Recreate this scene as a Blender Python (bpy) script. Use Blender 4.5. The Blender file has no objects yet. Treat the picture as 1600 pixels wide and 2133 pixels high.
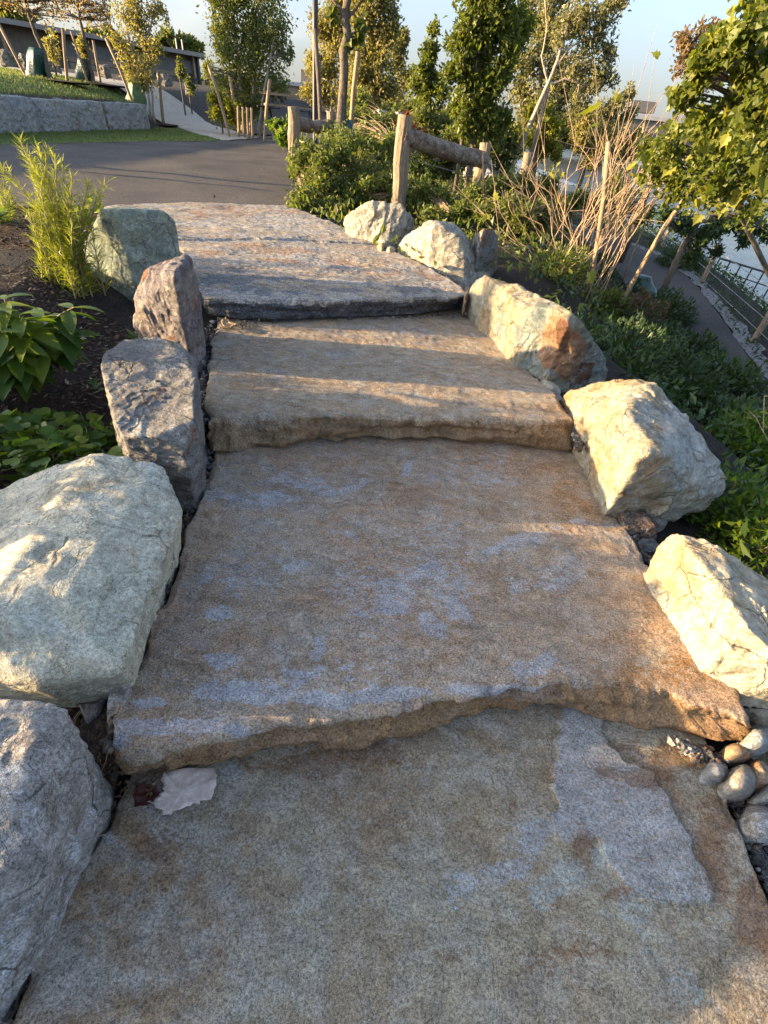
import bpy, bmesh, math, random
import numpy as np
from mathutils import Vector, Matrix, geometry
# ------------------------------------------------------------------ camera, sky, sun, exposure
PI = math.pi
FPX, PW, PH = 950.0, 1600.0, 2133.0
PITCH, ROLL, CZ = math.radians(40.7), math.radians(6.3), 1.52
scene = bpy.context.scene
C = scene.collection
cam_d = bpy.data.cameras.new('camera'); cam = bpy.data.objects.new('camera', cam_d); C.objects.link(cam)
cam_d.sensor_fit = 'VERTICAL'; cam_d.sensor_height = 36.0; cam_d.lens = FPX / PH * 36.0
cam_d.clip_start = 0.02; cam_d.clip_end = 3000
cam.matrix_world = Matrix.Translation((0, 0, CZ)) @ Matrix.Rotation(PI/2 - PITCH, 4, 'X') @ Matrix.Rotation(ROLL, 4, 'Z')
scene.camera = cam
SUN_EL = math.radians(8.8)
TRAVEL = Vector((1.0, 0.09))                       # horizontal way the sunlight travels
az = math.atan2(-TRAVEL.x, -TRAVEL.y)              # compass angle of the sun from +Y
world = bpy.data.worlds.new('World'); scene.world = world; world.use_nodes = True
wn, wl = world.node_tree.nodes, world.node_tree.links
wn.clear()
sky = wn.new('ShaderNodeTexSky'); sky.sky_type = 'NISHITA'; sky.sun_disc = False
sky.sun_elevation = SUN_EL; sky.sun_rotation = az
sky.air_density = .8; sky.dust_density = 4.0; sky.ozone_density = 3.0
bg = wn.new('ShaderNodeBackground'); bg.inputs['Strength'].default_value = 0.15
out = wn.new('ShaderNodeOutputWorld')
tc = wn.new('ShaderNodeTexCoord'); mp = wn.new('ShaderNodeMapping'); mp.inputs['Scale'].default_value = (1.0, 1.0, 3.2)
nz = wn.new('ShaderNodeTexNoise'); nz.inputs['Scale'].default_value = 2.3; nz.inputs['Detail'].default_value = 7; nz.inputs['Roughness'].default_value = .58
rp = wn.new('ShaderNodeValToRGB'); rp.color_ramp.elements[0].position = .52; rp.color_ramp.elements[1].position = .72
mx = wn.new('ShaderNodeMixRGB'); mx.inputs[2].default_value = (1.7, 1.65, 1.6, 1)
sx = wn.new('ShaderNodeSeparateXYZ'); mr = wn.new('ShaderNodeMapRange')
mr.inputs['From Min'].default_value = .30; mr.inputs['From Max'].default_value = .05
mu = wn.new('ShaderNodeMath'); mu.operation = 'MULTIPLY'
wl.new(tc.outputs['Generated'], mp.inputs[0]); wl.new(mp.outputs[0], nz.inputs['Vector']); wl.new(nz.outputs[0], rp.inputs[0])
wl.new(tc.outputs['Generated'], sx.inputs[0]); wl.new(sx.outputs[2], mr.inputs['Value'])
m2 = wn.new('ShaderNodeMapRange'); m2.inputs['From Min'].default_value = .15; m2.inputs['From Max'].default_value = -.30; wl.new(sx.outputs[0], m2.inputs['Value'])
m3 = wn.new('ShaderNodeMath'); m3.operation = 'MULTIPLY'; wl.new(m2.outputs[0], m3.inputs[1])
wl.new(rp.outputs[0], mu.inputs[0]); wl.new(mr.outputs[0], mu.inputs[1]); wl.new(mu.outputs[0], m3.inputs[0]); wl.new(m3.outputs[0], mx.inputs[0])
hs = wn.new('ShaderNodeHueSaturation'); hs.inputs['Saturation'].default_value = .74; wl.new(sky.outputs[0], hs.inputs['Color']); hzm = wn.new('ShaderNodeMapRange'); hzm.interpolation_type = 'SMOOTHERSTEP'; hzm.inputs['From Min'].default_value = .27; hzm.inputs['From Max'].default_value = -.04
hzm.inputs['To Max'].default_value = .58; wl.new(sx.outputs[2], hzm.inputs['Value'])
hzx = wn.new('ShaderNodeMixRGB'); hzx.inputs[2].default_value = (1.28, 1.26, 1.18, 1); wl.new(hzm.outputs[0], hzx.inputs[0]); wl.new(hs.outputs[0], hzx.inputs[1]); wl.new(hzx.outputs[0], mx.inputs[1]); wl.new(mx.outputs[0], bg.inputs[0]); wl.new(bg.outputs[0], out.inputs[0])
sun_d = bpy.data.lights.new('sun', 'SUN'); sun_d.energy = 4.7; sun_d.angle = math.radians(0.6); sun_d.color = (1.0, .71, .38)
sun = bpy.data.objects.new('sun', sun_d); C.objects.link(sun)
h = TRAVEL.normalized() * math.cos(SUN_EL)
sun.rotation_euler = Vector((h.x, h.y, -math.sin(SUN_EL))).to_track_quat('-Z', 'Y').to_euler()
vs = scene.view_settings
vs.view_transform = 'Standard'; vs.look = 'None'; vs.exposure = 2.2; vs.gamma = 1; vs.use_curve_mapping = False

# ------------------------------------------------------------------ helpers
rng = np.random.default_rng(7); random.seed(7)
RM = np.array((Matrix.Rotation(PI/2 - PITCH, 3, 'X') @ Matrix.Rotation(ROLL, 3, 'Z')))
CO = np.array([0, 0, CZ])
def ray(px, py): return RM @ np.array([(px - PW/2)/FPX, -(py - PH/2)/FPX, -1.0])
def P(px, py, z):
    d = ray(px, py); return CO + d * ((z - CZ)/d[2])
def Y(px, py, y):
    d = ray(px, py); return CO + d * (y/d[1])
def mpp(p): return -(RM.T @ (np.asarray(p) - CO))[2] / FPX      # metres one photo pixel spans at p
def hsh(ix, iy, iz, seed):
    n = (ix*374761393 + iy*668265263 + iz*2147483647 + seed*1274126177) & 0xffffffff
    n = ((n ^ (n >> 13)) * 1274126177) & 0xffffffff
    n = ((n ^ (n >> 16)) * 2246822519) & 0xffffffff
    return ((n >> 8) & 0xffff) / 32767.5 - 1.0
def vn(p, seed=0):
    f = np.floor(p).astype(np.int64); t = p - f; t = t*t*t*(t*(t*6-15)+10)
    r = 0
    for a in (0, 1):
        wa = t[:, 0] if a else 1-t[:, 0]
        for b in (0, 1):
            wb = t[:, 1] if b else 1-t[:, 1]
            for c in (0, 1):
                wc = t[:, 2] if c else 1-t[:, 2]
                r = r + wa*wb*wc*hsh(f[:, 0]+a, f[:, 1]+b, f[:, 2]+c, seed)
    return r
def fbm(p, o=4, seed=0, g=.5):
    r = 0; a = 1.0; p = np.asarray(p, float)
    for i in range(o):
        r = r + a*vn(p, seed+i); p = p*2.03+11.7; a *= g
    return r
def ridge(p, o=3, seed=0):
    r = 0; a = 1.0
    for i in range(o):
        r = r + a*(1-2*np.abs(vn(p, seed+i))); p = p*2.1+5.3; a *= .5
    return r
def ss(x, a, b):
    t = np.clip((x-a)/(b-a), 0, 1); return t*t*(3-2*t)
def mesh(name, V, F, mats=None, smooth=False, attrs=None, mi=None):
    V = np.asarray(V, np.float32); m = bpy.data.meshes.new(name)
    if isinstance(F, np.ndarray):
        k = F.shape[1]; nf = len(F)
        m.vertices.add(len(V)); m.vertices.foreach_set('co', V.ravel())
        m.loops.add(nf*k); m.loops.foreach_set('vertex_index', F.astype(np.int32).ravel())
        m.polygons.add(nf); m.polygons.foreach_set('loop_start', np.arange(0, nf*k, k, dtype=np.int32))
        m.polygons.foreach_set('loop_total', np.full(nf, k, np.int32))
        m.update(calc_edges=True)
    else:
        m.from_pydata([tuple(map(float, v)) for v in V], [], [tuple(int(i) for i in f) for f in F]); m.update()
    m.polygons.foreach_set('use_smooth', [smooth]*len(m.polygons))
    for k2, v in (attrs or {}).items():
        a = m.attributes.new(k2, 'FLOAT', 'POINT'); a.data.foreach_set('value', np.asarray(v, np.float32))
    for mt in (mats if isinstance(mats, (list, tuple)) else [mats]):
        if mt: m.materials.append(mt)
    if mi is not None: m.polygons.foreach_set('material_index', np.asarray(mi, np.int32))
    m.validate()
    return m
def obj(name, data, parent=None, loc=None):
    o = bpy.data.objects.new(name, data); C.objects.link(o)
    if parent: o.parent = parent
    if loc is not None: o.location = tuple(float(v) for v in loc)
    return o
def tag(o, label=None, cat=None, group=None, kind=None):
    if label: o['label'] = label
    if cat: o['category'] = cat
    if group: o['group'] = group
    if kind: o['kind'] = kind
    return o
def empty(name, loc, label, cat, group=None):
    return tag(obj(name, None, None, loc), label, cat, group)
def loc_mesh(V, o):                                # world coordinates -> coordinates of an unrotated parent
    return np.asarray(V, float) - np.array(o.location)
class MB:
    def __init__(s): s.v = []; s.f = []; s.n = 0
    def add(s, V, F):
        s.v.append(np.asarray(V, float)); s.f += [tuple(i+s.n for i in f) for f in F]; s.n += len(V); return s
    def tube(s, pts, rad, k=6, cap=True):
        pts = np.asarray(pts, float); n = len(pts); rad = np.broadcast_to(np.asarray(rad, float), (n,))
        V = []; up = np.array([.13, .31, .94])
        for i in range(n):
            t = pts[min(i+1, n-1)] - pts[max(i-1, 0)]; t = t/(np.linalg.norm(t)+1e-9)
            a = np.cross(t, up)
            if np.linalg.norm(a) < .1: a = np.cross(t, [1, 0, 0])
            a /= np.linalg.norm(a); b = np.cross(t, a)
            for j in range(k):
                w = 2*PI*j/k; V.append(pts[i] + rad[i]*(math.cos(w)*a + math.sin(w)*b))
        F = [(i*k+j, i*k+(j+1) % k, (i+1)*k+(j+1) % k, (i+1)*k+j) for i in range(n-1) for j in range(k)]
        if cap: F += [tuple(range(k-1, -1, -1)), tuple((n-1)*k+j for j in range(k))]
        return s.add(V, F)
    def box(s, c, d, rz=0, R=None):
        x, y, z = np.array(d)/2; V = np.array([(i*x, j*y, k*z) for i in (-1, 1) for j in (-1, 1) for k in (-1, 1)])
        c0, s0 = math.cos(rz), math.sin(rz)
        M = np.array([[c0, -s0, 0], [s0, c0, 0], [0, 0, 1]]) if R is None else R
        return s.add(V @ M.T + np.array(c), [(0, 1, 3, 2), (4, 6, 7, 5), (0, 4, 5, 1), (2, 3, 7, 6), (0, 2, 6, 4), (1, 5, 7, 3)])
    def build(s, name, mat, parent=None, smooth=False):
        V = np.concatenate(s.v)
        if parent is not None: V = loc_mesh(V, parent)
        return obj(name, mesh(name, V, s.f, mat, smooth), parent)

# ------------------------------------------------------------------ materials
def nodes(name):
    m = bpy.data.materials.new(name); m.use_nodes = True; n = m.node_tree.nodes; l = m.node_tree.links
    return m, n, l, n['Principled BSDF']
def N(n, l, scale, detail=4, rough=.55, src=None, dist=0):
    t = n.new('ShaderNodeTexNoise'); t.inputs['Scale'].default_value = scale; t.inputs['Detail'].default_value = detail
    t.inputs['Roughness'].default_value = rough; t.inputs['Distortion'].default_value = dist
    if src is not None: l.new(src, t.inputs['Vector'])
    return t.outputs[0]
def RAMP(n, l, src, a, b, ca=(0, 0, 0), cb=(1, 1, 1)):
    r = n.new('ShaderNodeValToRGB'); e = r.color_ramp.elements; e[0].position = a; e[1].position = b
    e[0].color = (*ca, 1); e[1].color = (*cb, 1); l.new(src, r.inputs[0]); return r.outputs[0]
def MIX(n, l, f, a, b, mode='MIX'):
    m = n.new('ShaderNodeMixRGB'); m.blend_type = mode
    for i, v in ((0, f), (1, a), (2, b)):
        if isinstance(v, (int, float)): m.inputs[i].default_value = v
        elif isinstance(v, tuple): m.inputs[i].default_value = (*v, 1)
        else: l.new(v, m.inputs[i])
    return m.outputs[0]
def MATH(n, l, op, a, b=0.0):
    m = n.new('ShaderNodeMath'); m.operation = op
    for i, v in ((0, a), (1, b)):
        if isinstance(v, (int, float)): m.inputs[i].default_value = v
        else: l.new(v, m.inputs[i])
    return m.outputs[0]
def BUMP(n, l, src, dist, strength=1.0, prev=None):
    b = n.new('ShaderNodeBump'); b.inputs['Distance'].default_value = dist; b.inputs['Strength'].default_value = strength
    l.new(src, b.inputs['Height'])
    if prev is not None: l.new(prev, b.inputs['Normal'])
    return b.outputs[0]
def POS(n): return n.new('ShaderNodeNewGeometry').outputs['Position']
def MAPV(n, l, src, scale=(1, 1, 1), rot=(0, 0, 0)):
    m = n.new('ShaderNodeMapping'); m.inputs['Scale'].default_value = scale; m.inputs['Rotation'].default_value = rot
    l.new(src, m.inputs[0]); return m.outputs[0]
def ATTR(n, name):
    a = n.new('ShaderNodeAttribute'); a.attribute_name = name; return a.outputs['Fac']

def stone_mat(name, c1, c2, c3, vein=(.55, .55, .52), vamt=.25, rust=0.0, rustc=(.26, .10, .035), scale=2.6, grain=90,
              strata=None, rot=(0, 0, 0), bump=1.0, masks=(), speck=.35, facet=True, flake=None):
    """weathered rock: big patches of c1 and c2, c3 cloudings, pale veins, dark specks, fine grain; masks = [(attribute, colour)]"""
    m, n, l, b = nodes(name); p = POS(n)
    ps = MAPV(n, l, p, strata or (1, 1, 1), rot)
    big = N(n, l, scale, 6, .6, ps, .6)
    col = MIX(n, l, RAMP(n, l, big, .42, .58), c1, c2)
    mid = N(n, l, scale*3.1, 6, .62, ps, .4)
    col = MIX(n, l, MATH(n, l, 'MULTIPLY', RAMP(n, l, mid, .52, .66), .8), col, c3)
    if rust:
        ru = N(n, l, scale*1.3, 5, .6, MAPV(n, l, p, (1, 1, 1), (1.1, .4, 2.2)), .8)
        col = MIX(n, l, MATH(n, l, 'MULTIPLY', RAMP(n, l, ru, .60-.16*rust, .70-.12*rust), .85), col, rustc)
    if flake:
        fl = RAMP(n, l, N(n, l, 6.5, 12, .74, MAPV(n, l, p, (1, 1.6, 1), (0, 0, .8)), .3), .495, .53)
        col = MIX(n, l, MATH(n, l, 'MULTIPLY', fl, .42), col, flake)
        f2 = RAMP(n, l, N(n, l, 3.1, 12, .76, MAPV(n, l, p, (1, 2.2, 1), (0, 0, -.5)), .4), .53, .56)
        col = MIX(n, l, MATH(n, l, 'MULTIPLY', f2, .30), col, (.17, .12, .075))
    edge = N(n, l, 30, 9, .80, MAPV(n, l, p, (1, 1.9, 1), (0, 0, .9)))
    for at, mc in masks:
        f = MATH(n, l, 'ADD', ATTR(n, at), MATH(n, l, 'MULTIPLY', MATH(n, l, 'SUBTRACT', edge, .5), 2.3))
        f = RAMP(n, l, f, .44, .56)
        col = MIX(n, l, MATH(n, l, 'MULTIPLY', f, {'blue': .66, 'rust': .62, 'pale': .6, 'dark': .8}[at]), col, mc)
    if vamt:
        vv = N(n, l, scale*1.8, 7, .72, MAPV(n, l, p, (1.0, 3.4, 2.0), (.6, .3, 1.0)), 1.2)
        v1 = RAMP(n, l, MATH(n, l, 'ABSOLUTE', MATH(n, l, 'SUBTRACT', vv, .5)), .0, .028, (1, 1, 1), (0, 0, 0))
        patch = RAMP(n, l, N(n, l, 5.3, 4, .6, p), .50, .64)
        col = MIX(n, l, MATH(n, l, 'MULTIPLY', MATH(n, l, 'MULTIPLY', v1, patch), vamt*2.2), col, vein)
    col = MIX(n, l, 1.0, col, RAMP(n, l, N(n, l, 17, 6, .7, MAPV(n, l, p, (1, 1.5, 1), (0, 0, .6))), .36, .64, (.80, .79, .78), (1.2, 1.2, 1.2)), 'MULTIPLY')
    g1 = N(n, l, grain, 3, .75, p)
    g2 = N(n, l, grain*2.6, 2, .8, p)
    gg = MATH(n, l, 'ADD', MATH(n, l, 'MULTIPLY', g1, .5), MATH(n, l, 'MULTIPLY', g2, .5))
    lum = RAMP(n, l, gg, .39, .61, (1-speck*1.25,)*3, (1+speck*1.25,)*3)
    col = MIX(n, l, 1.0, col, lum, 'MULTIPLY')
    if facet:
        dv = n.new('ShaderNodeMixRGB'); dv.inputs[0].default_value = .16; l.new(p, dv.inputs[1])
        nv_ = n.new('ShaderNodeTexNoise'); nv_.inputs['Scale'].default_value = 3.5; nv_.inputs['Detail'].default_value = 5; l.new(p, nv_.inputs['Vector']); l.new(nv_.outputs['Color'], dv.inputs[2])
        vo = n.new('ShaderNodeTexVoronoi'); vo.feature = 'DISTANCE_TO_EDGE'; vo.inputs['Scale'].default_value = scale*1.9; l.new(MAPV(n, l, dv.outputs[0], (1, 1.5, 1.2), (.5, .2, .7)), vo.inputs['Vector'])
        brk = RAMP(n, l, N(n, l, 4.1, 4, .6, p), .50, .60)
        line = MATH(n, l, 'MULTIPLY', RAMP(n, l, vo.outputs[0], 0, .018, (1, 1, 1), (0, 0, 0)), brk)
        col = MIX(n, l, MATH(n, l, 'MULTIPLY', line, .62), col, (.05, .045, .04))
        v2 = n.new('ShaderNodeTexVoronoi'); v2.feature = 'F1'; v2.inputs['Scale'].default_value = scale*3.2; l.new(MAPV(n, l, dv.outputs[0], (1, 1.2, 1.7), (.9, .4, .1)), v2.inputs['Vector'])
        dirt = RAMP(n, l, N(n, l, 9, 8, .75, p), .50, .60)
        col = MIX(n, l, MATH(n, l, 'MULTIPLY', dirt, .26), col, (.14, .12, .09))
    l.new(col, b.inputs['Base Color'])
    b.inputs['Roughness'].default_value = .86; b.inputs['Specular IOR Level'].default_value = .14
    nn = BUMP(n, l, N(n, l, scale*6, 7, .65, ps, .3), .022*bump, .8)
    cr = N(n, l, scale*2.2, 6, .6, ps, 1.0)
    crk = RAMP(n, l, MATH(n, l, 'ABSOLUTE', MATH(n, l, 'SUBTRACT', cr, .5)), .0, .02)
    nn = BUMP(n, l, crk, .006*bump, .7, nn)
    if facet:
        nn = BUMP(n, l, v2.outputs[0], .045*bump, .75, nn)
        nn = BUMP(n, l, line, -.012*bump, .8, nn)
    nn = BUMP(n, l, gg, .008*max(bump, .8), .9, nn)
    l.new(nn, b.inputs['Normal'])
    return m
def flat_mat(name, c1, c2, scale=8, rough=.8, bump=.004, stretch=(1, 1, 1), grain=60, gamt=.3, spec=.3):
    m, n, l, b = nodes(name); p = POS(n); q = MAPV(n, l, p, stretch)
    col = MIX(n, l, RAMP(n, l, N(n, l, scale, 6, .6, q), .38, .62), c1, c2)
    g = N(n, l, grain, 3, .7, q)
    col = MIX(n, l, 1.0, col, RAMP(n, l, g, .35, .65, (1-gamt,)*3, (1+gamt,)*3), 'MULTIPLY')
    l.new(col, b.inputs['Base Color']); b.inputs['Roughness'].default_value = rough; b.inputs['Specular IOR Level'].default_value = spec
    if bump: l.new(BUMP(n, l, MATH(n, l, 'ADD', g, N(n, l, scale*3, 5, .6, q)), bump), b.inputs['Normal'])
    return m
def leaf_mat(name, cols, trans=.42, rough=.45, spec=.35):
    """leaves: every leaf (mesh island or object) takes its own tone from the list; light shines through the blade"""
    m, n, l, b = nodes(name)
    geo = n.new('ShaderNodeNewGeometry'); oi = n.new('ShaderNodeObjectInfo')
    r = MATH(n, l, 'FRACT', MATH(n, l, 'ADD', geo.outputs['Random Per Island'], oi.outputs['Random']))
    rm = n.new('ShaderNodeValToRGB'); rm.color_ramp.interpolation = 'LINEAR'; e = rm.color_ramp.elements
    while len(e) < len(cols): e.new(.5)
    for i, c in enumerate(cols): e[i].position = i/(len(cols)-1); e[i].color = (*c, 1)
    l.new(r, rm.inputs[0])
    clump = RAMP(n, l, N(n, l, 1.7, 3, .5, geo.outputs['Position']), .3, .7, (.78, .78, .78), (1.15, 1.15, 1.1))
    col = MIX(n, l, 1.0, rm.outputs[0], clump, 'MULTIPLY')
    l.new(col, b.inputs['Base Color']); b.inputs['Roughness'].default_value = rough; b.inputs['Specular IOR Level'].default_value = spec
    t = n.new('ShaderNodeBsdfTranslucent'); l.new(MIX(n, l, 1.0, col, (1.7, 1.7, .7), 'MULTIPLY'), t.inputs[0])
    ms = n.new('ShaderNodeMixShader'); ms.inputs[0].default_value = trans
    l.new(b.outputs[0], ms.inputs[1]); l.new(t.outputs[0], ms.inputs[2]); l.new(ms.outputs[0], n['Material Output'].inputs[0])
    return m
M = {}
M['slab_a'] = stone_mat('slab stone olive grey', (.285, .245, .17), (.26, .18, .11), (.33, .31, .255), vamt=.08, scale=1.3, grain=140, speck=.5,
                        masks=(('blue', (.31, .322, .335)), ('rust', (.17, .088, .045)), ('pale', (.30, .33, .31))), bump=.55, facet=False, flake=(.33, .31, .265))
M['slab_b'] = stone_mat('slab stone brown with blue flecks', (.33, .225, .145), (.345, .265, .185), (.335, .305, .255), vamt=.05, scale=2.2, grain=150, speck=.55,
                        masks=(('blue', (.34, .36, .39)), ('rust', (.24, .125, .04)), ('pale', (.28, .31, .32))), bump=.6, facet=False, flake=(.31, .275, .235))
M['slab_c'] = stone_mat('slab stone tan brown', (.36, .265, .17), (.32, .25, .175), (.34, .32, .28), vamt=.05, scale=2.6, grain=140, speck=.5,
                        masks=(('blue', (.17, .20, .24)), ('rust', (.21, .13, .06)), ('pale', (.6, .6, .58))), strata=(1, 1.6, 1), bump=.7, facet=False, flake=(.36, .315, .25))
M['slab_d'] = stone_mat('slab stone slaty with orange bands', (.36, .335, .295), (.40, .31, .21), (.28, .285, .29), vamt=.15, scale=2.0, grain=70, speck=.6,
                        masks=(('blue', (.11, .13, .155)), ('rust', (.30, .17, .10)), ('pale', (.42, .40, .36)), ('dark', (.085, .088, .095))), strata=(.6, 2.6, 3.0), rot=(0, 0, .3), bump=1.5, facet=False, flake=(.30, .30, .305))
M['rock_green'] = stone_mat('green grey rock', (.27, .31, .245), (.21, .255, .215), (.15, .18, .18), vamt=.15, scale=2.4, speck=.34)
M['rock_purple'] = stone_mat('purple grey rock', (.27, .235, .215), (.18, .155, .16), (.35, .30, .23), vamt=.3, rust=.15, scale=4, speck=.3, bump=1.3)
M['rock_slate'] = stone_mat('dark slate rock', (.18, .17, .155), (.23, .215, .19), (.14, .135, .13), vamt=.3, rust=.06, scale=2.6, strata=(1, 1, 2), speck=.34)
M['rock_cream'] = stone_mat('cream green rock', (.50, .455, .34), (.45, .43, .33), (.42, .42, .34), vamt=.3, rust=.12, rustc=(.28, .23, .14), scale=1.7, speck=.34, bump=.8)
M['rock_grey'] = stone_mat('blue grey rock with white streaks', (.36, .335, .30), (.31, .28, .245), (.43, .42, .40), vamt=.55, vein=(.6, .62, .66), scale=2.2, speck=.4)
M['rock_pale'] = stone_mat('pale cream rock', (.38, .35, .28), (.34, .32, .28), (.30, .27, .22), vamt=.2, rust=.18, rustc=(.33, .24, .14), scale=3, speck=.34, bump=1.1)
M['rock_teal'] = stone_mat('teal rock with rust scars', (.185, .21, .185), (.29, .245, .165), (.12, .155, .165), vamt=.25, rust=.35, rustc=(.33, .22, .11), scale=2.4,
                           masks=(('rust', (.29, .115, .04)), ('dark', (.11, .05, .03))), speck=.2, bump=1.2)
M['rock_lichen'] = stone_mat('rock with white crust', (.40, .37, .27), (.36, .28, .18), (.30, .31, .27), vamt=.35, rust=.3, rustc=(.34, .21, .09), scale=2.4,
                             masks=(('pale', (.50, .51, .48)),), speck=.22, bump=1.5)
M['rock_yellow'] = stone_mat('warm cream rock', (.46, .42, .31), (.42, .35, .24), (.36, .36, .30), vamt=.2, rust=.2, rustc=(.36, .25, .12), scale=2.6, speck=.2, bump=1.0)
M['rock_block'] = stone_mat('grey granite block', (.36, .35, .32), (.31, .31, .30), (.38, .36, .32), vamt=.12, rust=.12, rustc=(.35, .27, .19), scale=1.5, grain=40, speck=.3, bump=2.2)
M['pebble_a'] = stone_mat('tan pebble stone', (.30, .26, .21), (.26, .24, .21), (.33, .29, .24), vamt=.05, scale=7, speck=.3, bump=.3)
M['pebble_b'] = stone_mat('grey pebble stone', (.25, .26, .26), (.22, .22, .21), (.31, .31, .31), vamt=.08, scale=7, speck=.3, bump=.3)
M['pebble_c'] = stone_mat('orange pebble stone', (.36, .26, .15), (.30, .21, .14), (.28, .26, .22), vamt=.05, rust=.2, scale=6, speck=.25, bump=.4)
M['brick'] = stone_mat('pitted brown stone', (.19, .12, .08), (.15, .12, .10), (.24, .18, .13), vamt=.3, scale=9, speck=.6, bump=.8)
M['gravel'] = flat_mat('gravel bits', (.10, .095, .09), (.24, .23, .22), 18, .9, .002, grain=200)
M['soil'] = flat_mat('dark soil', (.022, .018, .015), (.045, .034, .026), 14, .95, .02, grain=80, gamt=.6)
M['mulch'] = flat_mat('mulch', (.028, .016, .010), (.055, .032, .020), 22, .95, .02, grain=110, gamt=.7)
M['chip'] = leaf_mat('mulch chips', [(.045, .022, .012), (.10, .05, .025), (.06, .036, .024), (.15, .085, .05), (.07, .04, .025), (.04, .02, .012), (.34, .28, .22)], trans=.0, rough=.9)
M['asphalt'] = flat_mat('asphalt', (.060, .053, .048), (.092, .080, .070), .8, .9, .015, grain=60, gamt=.6, spec=.25)
M['lawn'] = flat_mat('lawn soil green', (.07, .105, .02), (.10, .13, .032), 2.6, .9, .02, grain=30, gamt=.4)
M['grass'] = leaf_mat('grass blades', [(.065, .11, .02), (.10, .16, .03), (.12, .155, .04), (.18, .17, .07), (.08, .13, .025)], trans=.35)
M['gravelpath'] = flat_mat('pale stone dust path', (.40, .35, .28), (.34, .30, .24), 3, .95, .01, grain=40, gamt=.18)
M['terrace'] = flat_mat('pale paving', (.36, .35, .34), (.30, .30, .30), 2, .9, .006, grain=30, gamt=.15)
M['wood'] = flat_mat('weathered peeled log', (.30, .23, .15), (.20, .155, .11), 6, .85, .012, (3, 3, .5), grain=30, gamt=.35)
M['logbark'] = flat_mat('log with bark remains', (.29, .24, .18), (.14, .09, .06), 5, .9, .02, (1, 2, 2), grain=26, gamt=.4)
M['stake'] = flat_mat('stake wood', (.34, .24, .14), (.27, .19, .12), 6, .8, .004, (3, 3, .5), grain=40, gamt=.2)
M['bark'] = flat_mat('grey brown bark', (.17, .135, .10), (.11, .09, .07), 9, .9, .014, (2, 2, .6), grain=40, gamt=.4)
M['barkpale'] = flat_mat('pale bark', (.42, .36, .28), (.30, .25, .19), 7, .85, .008, (2, 2, .6), grain=40, gamt=.25)
M['twig'] = flat_mat('twig bark', (.24, .16, .10), (.36, .27, .17), 6, .7, 0, grain=30, gamt=.25)
M['metal'] = flat_mat('black metal', (.02, .02, .022), (.028, .028, .03), 3, .5, 0, spec=.5)
M['wire'] = flat_mat('galvanised wire', (.30, .30, .30), (.24, .24, .24), 3, .4, 0, spec=.6)
M['bag'] = flat_mat('dark green plastic bag', (.010, .045, .030), (.014, .06, .042), 4, .35, .01, grain=12, gamt=.15, spec=.6)
M['baglight'] = flat_mat('green watering bag', (.11, .17, .07), (.14, .20, .09), 4, .5, .01, grain=12, gamt=.15)
M['roof'] = flat_mat('roof sheet', (.26, .22, .19), (.30, .26, .22), 2, .7, 0)
M['wallwood'] = flat_mat('brown timber', (.34, .25, .17), (.27, .20, .14), 3, .8, .004, (1, 1, .4))
M['walldark'] = flat_mat('dark recess wall', (.20, .16, .12), (.15, .12, .09), 3, .9, 0)
M['panel'] = flat_mat('grey wall panel', (.15, .14, .13), (.18, .165, .15), 3, .8, 0)
M['concrete'] = flat_mat('pale concrete', (.52, .50, .46), (.44, .42, .39), 2, .85, .01)
M['hill'] = flat_mat('far trees', (.05, .065, .025), (.09, .085, .035), .25, 1, 0, grain=1.4, gamt=.5)
M['dryleaf'] = flat_mat('dry leaf', (.66, .53, .44), (.58, .46, .37), 14, .7, .002, grain=80, gamt=.12)
M['redleaf'] = flat_mat('dark red leaf', (.05, .012, .010), (.08, .02, .012), 20, .6, .002)
M['moss'] = leaf_mat('moss green', [(.08, .13, .02), (.12, .17, .03), (.06, .10, .02)], .2)
L = {}
L['olive'] = leaf_mat('olive shrub leaves', [(.07, .10, .022), (.11, .145, .035), (.16, .18, .045), (.065, .095, .025), (.22, .21, .07)])
L['dark'] = leaf_mat('dark ground leaves', [(.025, .05, .014), (.04, .075, .02), (.055, .09, .025), (.03, .06, .02), (.07, .10, .04)], .3)
L['laurel'] = leaf_mat('broad leaves', [(.05, .105, .02), (.08, .14, .02), (.16, .21, .025), (.05, .10, .025)], .5, .4)
L['needle'] = leaf_mat('feathery leaves', [(.22, .26, .04), (.27, .30, .045), (.32, .33, .06), (.18, .22, .05)], .5)
L['birch'] = leaf_mat('pale autumn leaves', [(.19, .18, .06), (.26, .23, .085), (.15, .155, .05), (.32, .27, .13), (.22, .19, .08)], .45)
L['green'] = leaf_mat('mid green leaves', [(.085, .12, .03), (.13, .16, .04), (.17, .18, .05), (.10, .12, .04), (.20, .19, .07)], .42)
L['maple'] = leaf_mat('lime maple leaves', [(.17, .19, .03), (.23, .235, .035), (.28, .26, .045), (.13, .16, .025), (.20, .20, .035)], .5, .45)
L['mapledark'] = leaf_mat('green maple leaves', [(.085, .115, .022), (.13, .155, .028), (.06, .09, .02), (.19, .19, .04)], .45)
L['pink'] = leaf_mat('rusty thin leaves', [(.25, .16, .11), (.20, .13, .08), (.28, .20, .13), (.20, .17, .08)], .45)
L['yellow'] = leaf_mat('yellow green leaves', [(.16, .18, .02), (.22, .22, .025), (.12, .15, .02), (.28, .25, .03)], .5)
L['red'] = leaf_mat('red leaves', [(.20, .04, .03), (.14, .03, .02), (.25, .08, .04)], .4)
L['willow'] = leaf_mat('grey green narrow leaves', [(.17, .17, .08), (.24, .225, .12), (.13, .135, .06), (.28, .25, .15)], .4)
L['brownred'] = leaf_mat('brown red ground leaves', [(.09, .05, .02), (.12, .06, .03), (.06, .06, .02), (.15, .08, .03)], .35)

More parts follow.
